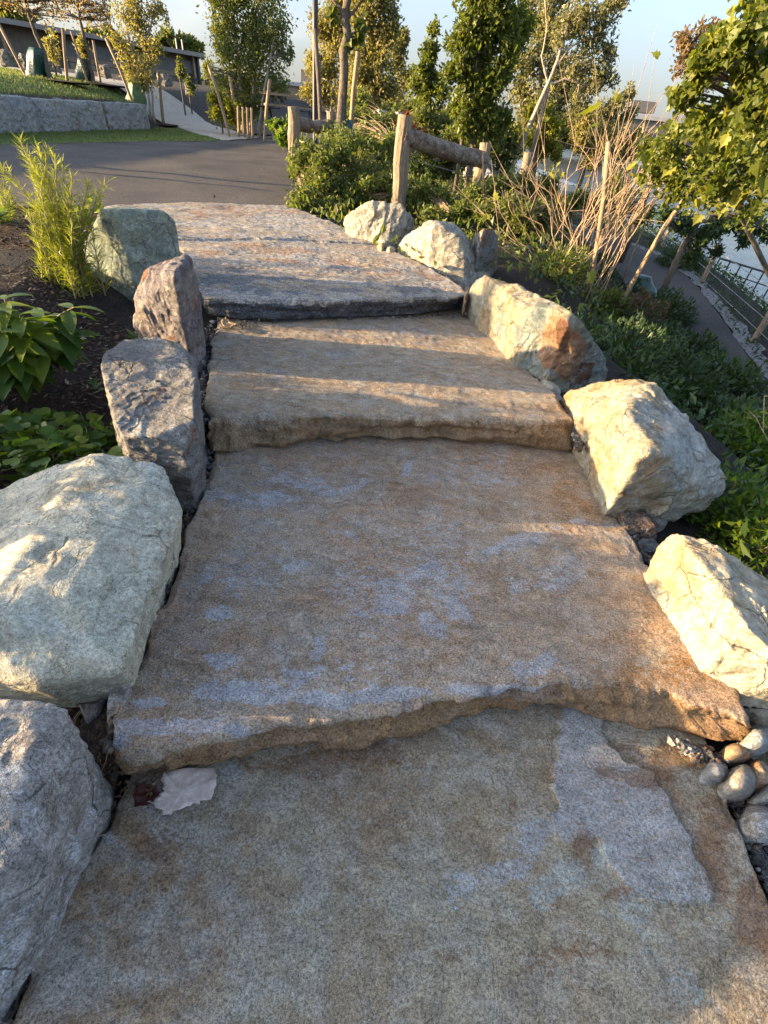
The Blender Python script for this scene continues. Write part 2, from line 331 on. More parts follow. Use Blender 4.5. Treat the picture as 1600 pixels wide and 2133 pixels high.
# ------------------------------------------------------------------ terrain
def stepz(y, x=0.0):
    xc = np.clip(x, -1.6, 1.6)
    return (-.10 + .17*ss(y - .10*xc, .95, 1.30) + .17*ss(y - .24*xc, 2.2, 2.55) + .15*ss(y - .46*xc, 4.15, 4.6) + .04*ss(y, 5, 7))
def lowz(y, x=0.0): return -.80 + .25*ss(y, 6, 13) + .40*ss(y, 13, 20)*ss(-x, -6, -1) + .55*ss(y, 19, 26)*ss(-x, -2.5, 2)
def xr(y): return np.interp(y, [-3, 0, .8, 2, 3, 4.5, 6, 8, 11, 14, 17, 20, 24, 40], [1.25, 1.35, 1.5, 1.75, 1.6, 1.2, 1.3, 1.6, 2.2, 2.0, .4, -1.5, -2.5, 2])
def xw(y): return np.interp(y, [-10, 0, 8, 14, 20, 30, 60, 120], [6.5, 6.3, 6.4, 7.2, 7.4, 5.6, 4.6, 8.5])   # where the bank starts to fall to the river
def GV(x, y):
    x = np.asarray(x, float); y = np.asarray(y, float)
    z = stepz(y, x)
    bed = ss(-x, 1.0 + .28*np.clip(y, 0, 9), 1.7 + .28*np.clip(y, 0, 9)) * (1 - ss(y, 4.6, 6.0))
    z = z + bed*(.16*(1 - .6*ss(y, 4, 5)) + .10*ss(y, .8, 1.6)*(1-ss(y, 3.6, 5)))
    # raised lawn behind the block wall, path climbing past its end
    up = np.where(y < 21.6, .70*ss(-x, 10.35, 10.60), .70*ss(-x, 9.4, 14.5))
    up = up + .15*np.clip(-x - 10.5, 0, 2.6) + .02*np.clip(-x-13.1, 0, 12)
    z = z + up*(1 - ss(y, 200, 300))
    z = z + .022*np.clip(y-22, 0, 30)*ss(-x, 3, 8)
    d = ss(x - xr(y), 0, 2.3)
    z = z*(1-d) + np.minimum(lowz(y, x), z)*d
    b = ss(x - xw(y), 0, 4.0)
    z = z*(1-b) + (-3.2)*b
    far = ss(x, 120, 150)
    z = z*(1-far) + 1.0*far
    return z + .012*fbm(np.stack([x.ravel()*1.7, y.ravel()*1.7, x.ravel()*0], 1), 3, 3).reshape(x.shape)
def Gz(x, y): return float(GV(np.array([x]), np.array([y]))[0])
def sp(a, b, n, k=4.5):
    t = np.linspace(-1, 1, n); u = np.sinh(k*t)/math.sinh(k); return np.where(u < 0, -u*a, u*b)
gx = np.unique(np.concatenate([sp(-400, 500, 241), np.linspace(-11.5, -9.2, 40)]))
gy = sp(-60, 900, 281) + 3
XX, YY = np.meshgrid(gx, gy, indexing='ij')
V = np.stack([XX.ravel(), YY.ravel(), GV(XX.ravel(), YY.ravel()) - .004], 1)
nx, ny = len(gx), len(gy); I = np.arange(nx*ny).reshape(nx, ny)
F = np.stack([I[:-1, :-1].ravel(), I[1:, :-1].ravel(), I[1:, 1:].ravel(), I[:-1, 1:].ravel()], 1)
tag(obj('ground', mesh('ground', V, F, M['soil'], True)), kind='structure')
m, n, l, b = nodes('river water'); b.inputs['Base Color'].default_value = (.05, .075, .08, 1); b.inputs['Roughness'].default_value = .12
b.inputs['IOR'].default_value = 1.33
l.new(BUMP(n, l, N(n, l, 2.2, 5, .6, MAPV(n, l, POS(n), (1, .5, 1))), .06), b.inputs['Normal'])
tag(obj('river_water', mesh('river_water', [(4, -80, -2.3), (500, -80, -2.3), (500, 900, -2.3), (4, 900, -2.3)], np.array([[0, 1, 2, 3]]), m)), kind='structure')
def inside(pts, poly):
    x, y = pts[:, 0], pts[:, 1]; c = np.zeros(len(pts), bool); j = len(poly)-1
    for i in range(len(poly)):
        xi, yi = poly[i]; xj, yj = poly[j]
        c ^= ((yi > y) != (yj > y)) & (x < (xj-xi)*(y-yi)/(yj-yi+1e-12)+xi); j = i
    return c
def sdist(pts, poly):
    d = np.full(len(pts), 1e9); j = len(poly)-1
    for i in range(len(poly)):
        a = np.array(poly[j]); b2 = np.array(poly[i]); ab = b2-a
        t = np.clip(((pts-a) @ ab)/(ab @ ab+1e-12), 0, 1)
        d = np.minimum(d, np.linalg.norm(pts-(a+t[:, None]*ab), axis=1)); j = i
    return np.where(inside(pts, poly), d, -d)
def patch(name, poly, off, mat, res=.3, zf=None, jag=.03, kind='structure'):
    pp = []
    for i in range(len(poly)):
        a = np.array(poly[i]); b2 = np.array(poly[(i+1) % len(poly)]); k = max(1, int(np.linalg.norm(b2-a)/res))
        for j in range(k): pp.append(a+(b2-a)*j/k)
    pp = np.array(pp)
    q = np.concatenate([pp, np.zeros((len(pp), 1))], 1)*3
    pp = pp + jag*np.stack([vn(q, 5), vn(q, 9)], 1)
    lo, hi = pp.min(0), pp.max(0)
    g = np.stack(np.meshgrid(np.arange(lo[0], hi[0], res), np.arange(lo[1], hi[1], res), indexing='ij'), -1).reshape(-1, 2)
    g = g + rng.uniform(-.1, .1, g.shape)*res
    g = g[sdist(g, pp) > res*.4]
    allp = np.concatenate([pp, g]); k = len(pp)
    r = geometry.delaunay_2d_cdt([Vector(p) for p in allp], [], [list(range(k))], 1, 1e-5)
    v = np.array([(p.x, p.y) for p in r[0]])
    z = (GV(v[:, 0], v[:, 1]) if zf is None else zf(v[:, 0], v[:, 1])) + off
    o = obj(name, mesh(name, np.column_stack([v, z]), [f for f in r[2]], mat, True))
    return tag(o, kind=kind)
asph = [(-1.70, 7.35), (-2.6, 6.75), (-3.6, 6.05), (-4.6, 5.7), (-6.2, 3.5), (-7.5, -2), (-11, -4), (-9.6, 5), (-8.6, 10.5), (-8.0, 14), (-7.4, 17), (-6.8, 19.6), (-6.6, 24),
        (-6.8, 34), (-4.4, 34), (-3.9, 24), (-3.6, 18), (-3.25, 14.5), (-2.6, 11), (-1.9, 8.9)]
patch('asphalt_path', asph, .030, M['asphalt'], .22, jag=.05)
strip = [(-8.0, 14.05), (-8.6, 10.55), (-9.6, 5), (-11, -4), (-12, -4), (-10.55, 8), (-10.30, 15), (-10.15, 21.9), (-9.8, 23.2), (-7.6, 20.5), (-6.85, 19.65), (-7.4, 17.05)]
patch('grass_verge', strip, .034, M['lawn'], .3, jag=.05)
lawn = [(-10.62, 5), (-10.5, 15), (-10.35, 21.8), (-11.5, 23.5), (-13.2, 25.5), (-17, 26), (-22, 24), (-24, 14), (-24, 5)]
patch('raised_lawn', lawn, .034, M['lawn'], .5, jag=.05)
gpath = [(-6.9, 19.7), (-7.7, 20.6), (-9.8, 23.3), (-11.4, 23.7), (-13.1, 25.7), (-17, 26.3), (-22, 24.6), (-40, 18), (-40, 42), (-26, 36), (-16, 31.5), (-11.5, 29), (-9.2, 26.6), (-7.6, 24.4), (-6.62, 23.9)]
patch('gravel_path', gpath, .040, M['gravelpath'], .4, jag=.06)
patch('mulch_ring_bed', [(-7.7, 24.3), (-9.2, 26.4), (-11.3, 28.8), (-9.5, 31), (-6.9, 33), (-6.75, 25)], .05, M['mulch'], .4, jag=.08)
leftbed = [(-.72, .1), (-.98, 1.3), (-.98, 2.0), (-1.4, 3.0), (-1.9, 4.0), (-3.55, 6.0), (-4.6, 5.6), (-6.2, 3.4), (-7.4, -2), (-2, -3), (-.8, -1)]
patch('mulch_bed', leftbed, .012, M['mulch'], .12, jag=.03)
lowp_r = [(4.3, 3.2), (4.75, 5.2), (5.05, 6.5), (5.4, 7.8), (5.95, 10.6), (6.15, 13.1), (5.6, 15.6), (3.6, 18.2), (1.4, 20.4), (-1.5, 22.6), (-4.2, 23.4)]
lowp_l = [(-4.1, 21.8), (-2, 20.9), (.4, 18.8), (2.6, 16.6), (4.1, 14.3), (4.6, 12.4), (4.3, 10.2), (3.8, 7.8), (3.5, 6.5), (3.25, 5.2), (2.9, 3.2)]
patch('lower_path', lowp_r+lowp_l, .034, M['asphalt'], .25, jag=.02)
patch('gravel_edge', [(a+.02, b) for a, b in lowp_r[:8]] + [(a+.30+.05*(i % 2), b) for i, (a, b) in list(enumerate(lowp_r[:8]))[::-1]], .026, M['gravel'], .12, jag=.08)

# ------------------------------------------------------------------ stone slabs (the steps)
def resample(pl, n):
    pl = np.asarray(pl, float); s = np.r_[0, np.cumsum(np.linalg.norm(np.diff(pl, axis=0), axis=1))]; t = np.linspace(0, s[-1], n)
    return np.stack([np.interp(t, s, pl[:, k]) for k in range(pl.shape[1])], 1)
def slab(label, z, zb, left, right, back, ftop, fbot, mat, nu, nv, amp, blobs=(), ledge=None, seed=0, group='stone steps', rnd=.018, noisef=.012, ext=.42):
    Lc = resample([P(x, y, z)[:2] for x, y in left], nv); Rc = resample([P(x, y, z)[:2] for x, y in right], nv)
    Fc = resample([P(x, y, z)[:2] for x, y in ftop], nu); Bc = resample([P(x, y, z)[:2] for x, y in back], nu)
    if ext:
        sh = Bc.mean(0)-Fc.mean(0); sh = sh/np.linalg.norm(sh)*ext; Bc = Bc+sh
        Lc = resample(np.vstack([[P(x, y, z)[:2] for x, y in left], Bc[0]]), nv); Rc = resample(np.vstack([[P(x, y, z)[:2] for x, y in right], Bc[-1]]), nv)
    Lc[0] = Fc[0]; Rc[0] = Fc[-1]; Lc[-1] = Bc[0]; Rc[-1] = Bc[-1]
    nzv = lambda q, s: noisef*fbm(np.column_stack([q*9, np.full(len(q), s)]), 4, seed)[:, None]
    Lc[1:-1] += nzv(Lc[1:-1], 1)*[1, .3]; Rc[1:-1] += nzv(Rc[1:-1], 2)*[1, .3]; Fc[1:-1] += nzv(Fc[1:-1], 3)*[.2, .8] + .004*fbm(np.column_stack([Fc[1:-1]*40, np.zeros(nu-2)]), 3, seed+5)[:, None]
    u = np.linspace(0, 1, nu)[:, None, None]; v = np.linspace(0, 1, nv)[None, :, None]
    T = ((1-v)*Fc[:, None] + v*Bc[:, None] + (1-u)*Lc[None] + u*Rc[None]
         - (1-u)*(1-v)*Fc[0] - u*(1-v)*Fc[-1] - (1-u)*v*Bc[0] - u*v*Bc[-1]).reshape(-1, 2)
    q = np.column_stack([T*1.0, np.zeros(len(T))])
    per = np.concatenate([Fc, Rc[1:], Bc[::-1][1:], Lc[::-1][1:-1]])
    d = np.abs(sdist(T, per[::2]))
    chipn = ss(fbm(np.column_stack([T*11, np.zeros(len(T))]), 3, seed+21), .15, .6)*np.clip(1-np.abs(d)/.03, 0, 1)*.018
    zt = z - chipn + amp*(.9*fbm(q*[2.2, 3.0, 1], 4, seed) + .30*ridge(q*[7, 11, 1], 3, seed+3)*.6 + .18*fbm(q*38, 2, seed+8))
    rr = rnd*(1+.5*vn(q*6, seed+2)); zt -= np.where(d < rr, rr - np.sqrt(np.maximum(rr**2-(rr-d)**2, 0)), 0)*.8
    at = {}
    if ledge:
        for (poly, hgt, soft, key, str_) in ledge:
            pw = np.array([P(x, y, z)[:2] for x, y in poly])
            sd = sdist(T, pw) + .022*fbm(q*11, 4, seed+40)
            e = ss(sd, -soft, soft); zt += hgt*e
            if key: at[key] = np.maximum(at.get(key, 0), e*str_)
    for key in ('blue', 'rust', 'pale'):
        w = at.get(key, np.zeros(len(T)))*1.0
        for (px, py, rx, ry, kk, st) in blobs:
            if kk != key: continue
            c = P(px, py, z)[:2]; ex = P(px+rx, py, z)[:2]-c; ey = P(px, py+ry, z)[:2]-c
            A = np.linalg.inv(np.column_stack([ex, ey])); k = (T-c) @ A.T
            k = k + .85*np.stack([fbm(q*4.5, 3, seed+50), fbm(q*4.5, 3, seed+60)], 1)
            w = np.maximum(w, st*(1-ss(np.linalg.norm(k, axis=1), .35, 1.15)))
        if key == 'blue' and mat is M['slab_b']: w = np.maximum(w*1.08, .24+.24*fbm(q*3.5, 3, 61))
        at[key] = w
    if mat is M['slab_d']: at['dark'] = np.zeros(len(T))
    V = [np.column_stack([T, zt])]; A = {k: [w] for k, w in at.items()}
    I = np.arange(nu*nv).reshape(nu, nv)
    Fq = [np.stack([I[:-1, :-1].ravel(), I[1:, :-1].ravel(), I[1:, 1:].ravel(), I[:-1, 1:].ravel()], 1)]
    # perimeter skirt, front first
    loop = np.concatenate([I[:, 0], I[-1, 1:], I[::-1, -1][1:], I[0, ::-1][1:-1]]); nl = len(loop)
    top = np.column_stack([T, zt])[loop]
    FB = resample([P(x, y, zb)[:2] for x, y in fbot], nu)
    cen = T.mean(0); bot = top.copy(); bot[:, 2] = zb - .015
    ins = (cen-top[:, :2]); ins /= np.linalg.norm(ins, axis=1)[:, None]; bot[:, :2] += ins*.03
    bot[:nu, :2] = FB
    K = 12; prev = loop; cnt = nu*nv
    for k in range(1, K+1):
        t = k/K; r = top*(1-t) + bot*t
        p3 = r*[8, 8, 30]
        w = math.sin(PI*min(t, 1))
        nrm = -ins.copy()
        r[:, :2] += nrm*((.010*fbm(p3, 4, seed+70) + .020*np.round(fbm(r*[3.5, 3.5, 40], 2, seed+80)*2)/2 + .010*ridge(r*[14, 14, 8], 2, seed+85) - .002)*min(1, 5*t)*(1-ss(t, .8, 1)) - .035*ss(t, .80, .97))[:, None]
        r[:, 2] += .006*fbm(p3, 2, seed+90)*w
        V.append(r); ids = np.arange(cnt, cnt+nl); cnt += nl
        Fq.append(np.stack([prev, np.roll(prev, -1), np.roll(ids, -1), ids], 1)[:, ::-1]); prev = ids
        for key in A:
            base = A[key][0][loop]
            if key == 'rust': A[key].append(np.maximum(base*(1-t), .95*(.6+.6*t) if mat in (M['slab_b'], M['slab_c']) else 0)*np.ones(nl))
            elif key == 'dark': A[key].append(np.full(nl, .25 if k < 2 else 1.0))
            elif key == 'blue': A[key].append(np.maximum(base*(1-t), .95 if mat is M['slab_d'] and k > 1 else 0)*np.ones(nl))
            else: A[key].append(base*(1-t))
    V = np.concatenate(V); c0 = np.array([*cen, z])
    for k in A: A[k] = np.concatenate(A[k])
    o = obj('stone_slab', mesh('stone_slab', V-c0, np.concatenate(Fq)[:, ::-1], mat, True, A), None, c0)
    return tag(o, label, 'stone step', group)
Z1, Z2, Z3, Z4 = 0.0, .16, .33, .48
slab('lowest broad stone step in the foreground with a blue grey chipped scar at right', Z1, -.14,
     left=[(-60, 2300), (28, 2110), (82, 1990), (122, 1910), (178, 1805), (226, 1699), (252, 1640), (285, 1570), (330, 1500)],
     right=[(1750, 2300), (1640, 1985), (1600, 1890), (1565, 1795), (1530, 1700), (1505, 1625), (1490, 1580), (1450, 1480)],
     back=[(330, 1500), (1450, 1440)], ftop=[(-60, 2300), (1750, 2300)], fbot=[(-60, 2330), (1750, 2330)],
     mat=M['slab_a'], nu=380, nv=250, amp=.007, seed=1, rnd=.008,
     ledge=[([(1185, 1400), (1172, 1500), (1166, 1585), (1140, 1640), (1156, 1675), (1150, 1705), (1168, 1752), (1192, 1757), (1245, 1755), (1290, 1795), (1320, 1865), (1400, 1900), (1470, 1880), (1478, 1860), (1430, 1760), (1400, 1690), (1360, 1610), (1290, 1590), (1255, 1500), (1225, 1400)], .011, .003, 'blue', .66)],
     blobs=[(1065, 1730, 60, 60, 'blue', .62), (1040, 1800, 60, 60, 'blue', .62), (985, 1880, 50, 90, 'blue', .58), (1230, 1790, 45, 35, 'pale', .8), (1130, 1860, 90, 80, 'pale', .6), (1330, 1960, 160, 120, 'pale', .55), (1450, 2060, 130, 60, 'pale', .5),
            (1350, 1580, 130, 50, 'rust', .7), (1510, 1790, 60, 160, 'rust', .8), (1480, 1680, 50, 60, 'rust', .6), (1190, 1800, 40, 110, 'rust', .7), (1280, 1880, 90, 30, 'rust', .75), (1130, 2020, 200, 50, 'rust', .5), (1590, 1900, 60, 80, 'rust', .9),
            (640, 1590, 260, 60, 'rust', .6), (330, 1790, 130, 70, 'rust', .6), (250, 1650, 70, 60, 'blue', .6), (500, 1620, 60, 40, 'pale', .6), (230, 1740, 50, 60, 'blue', .55), (1055, 1680, 20, 30, 'rust', .5), (1330, 1700, 30, 30, 'pale', .5)])
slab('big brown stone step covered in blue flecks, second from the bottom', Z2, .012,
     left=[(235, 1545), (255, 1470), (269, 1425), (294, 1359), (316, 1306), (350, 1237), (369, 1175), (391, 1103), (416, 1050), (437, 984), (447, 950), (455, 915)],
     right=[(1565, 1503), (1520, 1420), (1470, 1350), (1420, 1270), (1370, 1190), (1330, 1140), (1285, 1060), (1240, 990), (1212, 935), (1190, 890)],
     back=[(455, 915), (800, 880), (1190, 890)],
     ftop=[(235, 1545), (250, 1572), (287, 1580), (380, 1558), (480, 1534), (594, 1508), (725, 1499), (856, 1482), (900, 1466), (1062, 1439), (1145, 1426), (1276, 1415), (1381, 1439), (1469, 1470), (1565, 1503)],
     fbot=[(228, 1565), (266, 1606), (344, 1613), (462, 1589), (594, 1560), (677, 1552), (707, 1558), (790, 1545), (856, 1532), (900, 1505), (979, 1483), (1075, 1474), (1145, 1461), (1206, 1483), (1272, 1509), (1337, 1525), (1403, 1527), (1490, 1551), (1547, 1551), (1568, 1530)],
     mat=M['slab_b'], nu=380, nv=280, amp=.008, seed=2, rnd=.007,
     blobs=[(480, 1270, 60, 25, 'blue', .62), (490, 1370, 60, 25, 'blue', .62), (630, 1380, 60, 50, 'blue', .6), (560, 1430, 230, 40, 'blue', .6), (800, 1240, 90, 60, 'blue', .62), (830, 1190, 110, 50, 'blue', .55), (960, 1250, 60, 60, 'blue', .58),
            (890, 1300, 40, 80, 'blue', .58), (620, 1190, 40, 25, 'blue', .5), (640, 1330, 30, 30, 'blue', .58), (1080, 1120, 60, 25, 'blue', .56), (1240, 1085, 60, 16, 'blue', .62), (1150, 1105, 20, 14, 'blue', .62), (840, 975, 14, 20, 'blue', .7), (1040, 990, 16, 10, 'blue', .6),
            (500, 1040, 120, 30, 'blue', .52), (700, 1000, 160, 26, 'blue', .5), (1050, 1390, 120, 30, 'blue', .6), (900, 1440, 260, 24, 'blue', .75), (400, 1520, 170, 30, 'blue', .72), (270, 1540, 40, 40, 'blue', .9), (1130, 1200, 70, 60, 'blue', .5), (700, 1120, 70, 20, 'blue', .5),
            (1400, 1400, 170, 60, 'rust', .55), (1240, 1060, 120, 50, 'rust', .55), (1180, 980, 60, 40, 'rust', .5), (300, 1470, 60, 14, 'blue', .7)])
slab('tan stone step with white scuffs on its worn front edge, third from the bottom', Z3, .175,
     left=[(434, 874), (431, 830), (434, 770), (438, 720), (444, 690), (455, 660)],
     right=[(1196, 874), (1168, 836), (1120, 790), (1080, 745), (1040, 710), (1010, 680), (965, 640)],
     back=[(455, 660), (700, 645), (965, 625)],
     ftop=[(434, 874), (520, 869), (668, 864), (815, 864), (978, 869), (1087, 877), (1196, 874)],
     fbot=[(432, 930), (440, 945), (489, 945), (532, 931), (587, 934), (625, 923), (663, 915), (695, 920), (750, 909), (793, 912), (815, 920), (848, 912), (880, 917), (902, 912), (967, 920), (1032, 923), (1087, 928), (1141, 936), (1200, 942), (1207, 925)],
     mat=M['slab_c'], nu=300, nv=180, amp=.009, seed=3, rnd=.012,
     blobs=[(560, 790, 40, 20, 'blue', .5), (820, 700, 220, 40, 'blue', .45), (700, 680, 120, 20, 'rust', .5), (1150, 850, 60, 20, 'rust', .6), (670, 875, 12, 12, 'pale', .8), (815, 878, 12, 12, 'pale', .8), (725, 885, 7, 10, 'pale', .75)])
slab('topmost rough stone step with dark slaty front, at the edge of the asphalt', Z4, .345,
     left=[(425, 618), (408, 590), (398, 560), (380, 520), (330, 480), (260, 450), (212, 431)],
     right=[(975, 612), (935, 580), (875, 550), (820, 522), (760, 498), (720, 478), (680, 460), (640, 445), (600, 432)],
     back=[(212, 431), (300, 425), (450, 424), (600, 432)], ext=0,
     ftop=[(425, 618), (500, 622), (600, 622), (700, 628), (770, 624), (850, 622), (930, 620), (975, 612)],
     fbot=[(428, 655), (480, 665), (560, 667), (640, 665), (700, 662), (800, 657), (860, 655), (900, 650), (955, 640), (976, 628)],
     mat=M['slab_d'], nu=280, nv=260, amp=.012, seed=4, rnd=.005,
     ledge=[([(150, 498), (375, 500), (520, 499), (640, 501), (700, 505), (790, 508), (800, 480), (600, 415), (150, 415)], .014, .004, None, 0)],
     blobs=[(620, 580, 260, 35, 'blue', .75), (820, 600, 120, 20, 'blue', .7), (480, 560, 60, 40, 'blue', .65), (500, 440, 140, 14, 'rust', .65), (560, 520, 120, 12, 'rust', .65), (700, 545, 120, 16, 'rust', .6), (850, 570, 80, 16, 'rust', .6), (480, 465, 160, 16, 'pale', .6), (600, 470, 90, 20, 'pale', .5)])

# ------------------------------------------------------------------ rocks
ICO = {}
def ico(k):
    if k not in ICO:
        bm = bmesh.new(); bmesh.ops.create_icosphere(bm, subdivisions=k, radius=1); bm.verts.index_update()
        ICO[k] = (np.array([v.co[:] for v in bm.verts]), np.array([[v.index for v in f.verts] for f in bm.faces])); bm.free()
    return ICO[k]
def hull_planes(pts):
    bm = bmesh.new()
    for p in pts: bm.verts.new(p)
    r = bmesh.ops.convex_hull(bm, input=bm.verts[:])
    fs = [(np.array(f.normal[:]), f.calc_area()) for f in bm.faces]; bm.free()
    fs.sort(key=lambda t: -t[1]); out = []; cen = pts.mean(0)
    for nn, a in fs:
        if np.linalg.norm(nn) < .5: continue
        d = (pts @ nn)
        if abs(d.max() - cen @ nn) < abs(d.min() - cen @ nn) and (d.max()-cen @ nn) < 1e-4: nn = -nn
        if any(nn @ o > .975 for o in out): continue
        out.append(nn)
    return [(nn, (pts @ nn).max()) for nn in out]
def rock(name, label, cat, pts, mat, zb, res=6, amp=.014, sharp=30, cuts=16, cut=(.93, .99), seed=1, group=None, strata=None, marks=(), drop=.96, world_pts=False, kind=None, parent=None, freq=1.0):
    W = np.array(pts, float) if world_pts else np.array([P(*p) for p in pts])
    c2 = W.mean(0); D = W.copy(); D[:, :2] = c2[:2] + (D[:, :2]-c2[:2])*drop; D[:, 2] = zb
    A = np.concatenate([W, D]); cen = (A.max(0)+A.min(0))/2
    pl = hull_planes(A); ext = (A.max(0)-A.min(0))/2
    rs = np.random.default_rng(seed)
    for _ in range(cuts):
        nn = rs.normal(size=3); nn[2] = abs(nn[2])*.9; nn /= np.linalg.norm(nn)
        pl.append((nn, cen @ nn + ((A @ nn).max()-cen @ nn)*rs.uniform(*cut)))
    S, Fc = ico(res); d = S*ext; ln = np.linalg.norm(d, axis=1); d = d/ln[:, None]
    big_ = amp > .006; sharp = max(sharp*3.2, 90) if big_ else sharp; amp = amp*(1.3 if big_ else 1)
    acc = np.zeros(len(d))
    for nn, o in pl:
        k = d @ nn; t = np.maximum(o - cen @ nn, .002)/np.maximum(k, 1e-4)
        acc += np.where(k > 1e-4, t**(-sharp), 0)
    r = acc**(-1/sharp)
    V = cen + d*r[:, None]
    q = V*freq; st = np.array(strata if strata is not None else (1, 1, 1.0))
    disp = amp*((.5 if big_ else .9)*fbm(q*3.0*st, 4, seed) - (.8 if big_ else 0) + .55*ridge(q*6*st, 3, seed+9)*.6 + .22*fbm(q*26*st, 2, seed+19))
    chip = np.round(fbm(q*4.3*st, 3, seed+29)*2.4)/2.4; disp += amp*.85*chip
    if amp > .008:
        ax = rs.normal(size=3); ax /= np.linalg.norm(ax); w = (V @ ax)*7 + .9*fbm(V*2.2, 3, seed+33); fr = w-np.floor(w)
        disp += amp*.7*(ss(fr, 0, .22)-fr)*ss(fbm(V*2.6, 2, seed+37), -.2, .3)
    V = V + d*disp[:, None]
    at = {}
    for (px, py, rp_, key, stn) in marks:
        qd = RM.T @ (V-CO).T; sx_ = PW/2 + FPX*qd[0]/-qd[2]; sy_ = PH/2 - FPX*qd[1]/-qd[2]
        dd = np.hypot(sx_-px, (sy_-py)*(rp_[0]/rp_[1]))/rp_[0] + .35*fbm(V*9, 3, seed+70)
        at[key] = np.maximum(at.get(key, 0), stn*(1-ss(dd, .55, 1.1)))
    for k in ('rust', 'dark', 'pale'):
        if k not in at: at[k] = np.zeros(len(V))
    base = np.array([cen[0], cen[1], A[:, 2].min()])
    o = obj(name, mesh(name, V-base, Fc, mat, True, at), parent, base if parent is None else base-np.array(parent.location))
    return tag(o, label, cat, group, kind) if label else o
GL, GR = 'boulders edging the left side of the steps', 'boulders edging the right side of the steps'
rock('boulder', 'large flat cream boulder left of the second step, the biggest on the left side', 'boulder',
     [(118, 978, .40), (150, 958, .43), (240, 964, .44), (300, 950, .45), (350, 975, .42), (376, 1040, .37), (366, 1104, .35), (340, 1176, .34), (320, 1212, .34), (284, 1312, .33), (262, 1394, .33), (200, 1416, .31), (90, 1437, .31), (0, 1430, .31),
      (-120, 1420, .3), (-280, 1330, .22), (-260, 1150, .18), (0, 1060, .28), (35, 1000, .35), (70, 1095, .46), (-10, 1220, .47), (-60, 1300, .46), (150, 1230, .45)], M['rock_cream'], .02, 7, .012, 40, 5, (.985, 1.0), 11, GL, drop=.83)
rock('boulder', 'long rounded grey boulder with white streaks at the bottom left corner', 'boulder',
     [(-10, 1452, .36), (75, 1450, .36), (150, 1475, .34), (176, 1510, .31), (188, 1545, .27), (205, 1600, .20), (198, 1650, .18), (148, 1770, .16), (98, 1890, .14), (66, 1970, .12), (-12, 2070, .10), (-100, 2200, .1), (-320, 2200, .25), (-330, 1700, .3), (-150, 1500, .36), (60, 1560, .39), (60, 1750, .34), (-60, 1900, .32)],
     M['rock_grey'], -.15, 7, .014, 24, 6, (.98, 1.0), 12, GL, drop=.87)
rock('boulder', 'dark slate boulder with a flat split top, third along the left side from the front', 'boulder',
     [(216, 742, .58), (262, 705, .62), (330, 700, .64), (370, 706, .63), (398, 730, .62), (408, 770, .60), (409, 830, .56), (400, 905, .50), (385, 935, .47), (330, 915, .50), (250, 908, .50), (240, 870, .50), (222, 810, .54), (407, 900, .38), (404, 960, .26), (392, 1020, .14), (250, 945, .26), (340, 960, .26)],
     M['rock_slate'], .05, 7, .011, 60, 8, (.96, 1.0), 13, GL, strata=(1, 1, 2), drop=.84)
rock('boulder', 'upright purple grey boulder with a sharp ridge, second along the left from the asphalt', 'boulder',
     [(345, 542, .84), (385, 530, .86), (399, 540, .85), (300, 562, .78), (276, 612, .66), (272, 655, .56), (312, 690, .44), (370, 708, .38), (400, 722, .35), (424, 700, .34), (420, 660, .42), (412, 600, .62), (366, 562, .86), (373, 640, .68), (374, 700, .48)],
     M['rock_purple'], .2, 6, .013, 60, 8, (.97, 1.0), 14, GL, drop=.9)
rock('boulder', 'blocky green grey boulder standing at the left corner of the top step', 'boulder',
     [(178, 495, .70), (205, 447, .86), (240, 442, .90), (338, 440, .92), (360, 456, .88), (374, 505, .74), (374, 535, .64), (345, 552, .56), (285, 580, .46), (235, 566, .50), (185, 545, .54), (168, 520, .6), (230, 432, .86), (330, 432, .88)],
     M['rock_green'], .3, 6, .010, 40, 8, (.95, .99), 15, GL, drop=.97)
rock('boulder', 'domed tan boulder beside the top step, furthest of the right side boulders', 'boulder',
     [(714, 458, .62), (733, 433, .76), (792, 414, .88), (836, 424, .86), (853, 445, .78), (868, 468, .64), (862, 490, .54), (832, 512, .46), (800, 515, .46), (757, 500, .47), (716, 482, .50)],
     M['rock_pale'], .38, 6, .018, 26, 14, (.93, .99), 21, GR)
rock('boulder', 'pointed cream boulder with a grey shaded back, second furthest on the right side', 'boulder',
     [(824, 512, .50), (850, 487, .64), (880, 466, .80), (905, 459, .86), (943, 463, .84), (965, 500, .74), (1000, 545, .56), (1022, 575, .42), (1000, 598, .36), (972, 600, .36), (920, 568, .42), (850, 535, .46), (960, 475, .80)],
     M['rock_pale'], .3, 6, .015, 36, 10, (.95, .99), 22, GR)
rock('boulder', 'long jagged teal boulder with a rust red broken end, right of the third step', 'boulder',
     [(974, 628, .44), (984, 580, .60), (1005, 568, .68), (1060, 582, .70), (1130, 618, .74), (1190, 648, .76), (1222, 680, .68), (1262, 730, .48), (1270, 782, .30), (1205, 798, .24), (1160, 790, .24), (1108, 772, .28), (1078, 738, .32), (1020, 692, .34), (980, 655, .37), (1150, 650, .72), (1100, 640, .70)],
     M['rock_teal'], .08, 7, .018, 50, 10, (.95, .99), 23, GR, strata=(1, 1, 1),
     marks=[(1165, 730, (46, 75), 'rust', .95), (1190, 770, (55, 30), 'rust', .9), (1205, 735, (22, 50), 'rust', .9), (1172, 705, (16, 40), 'dark', .8), (1215, 775, (24, 30), 'dark', .8), (1005, 595, (22, 34), 'rust', .35)])
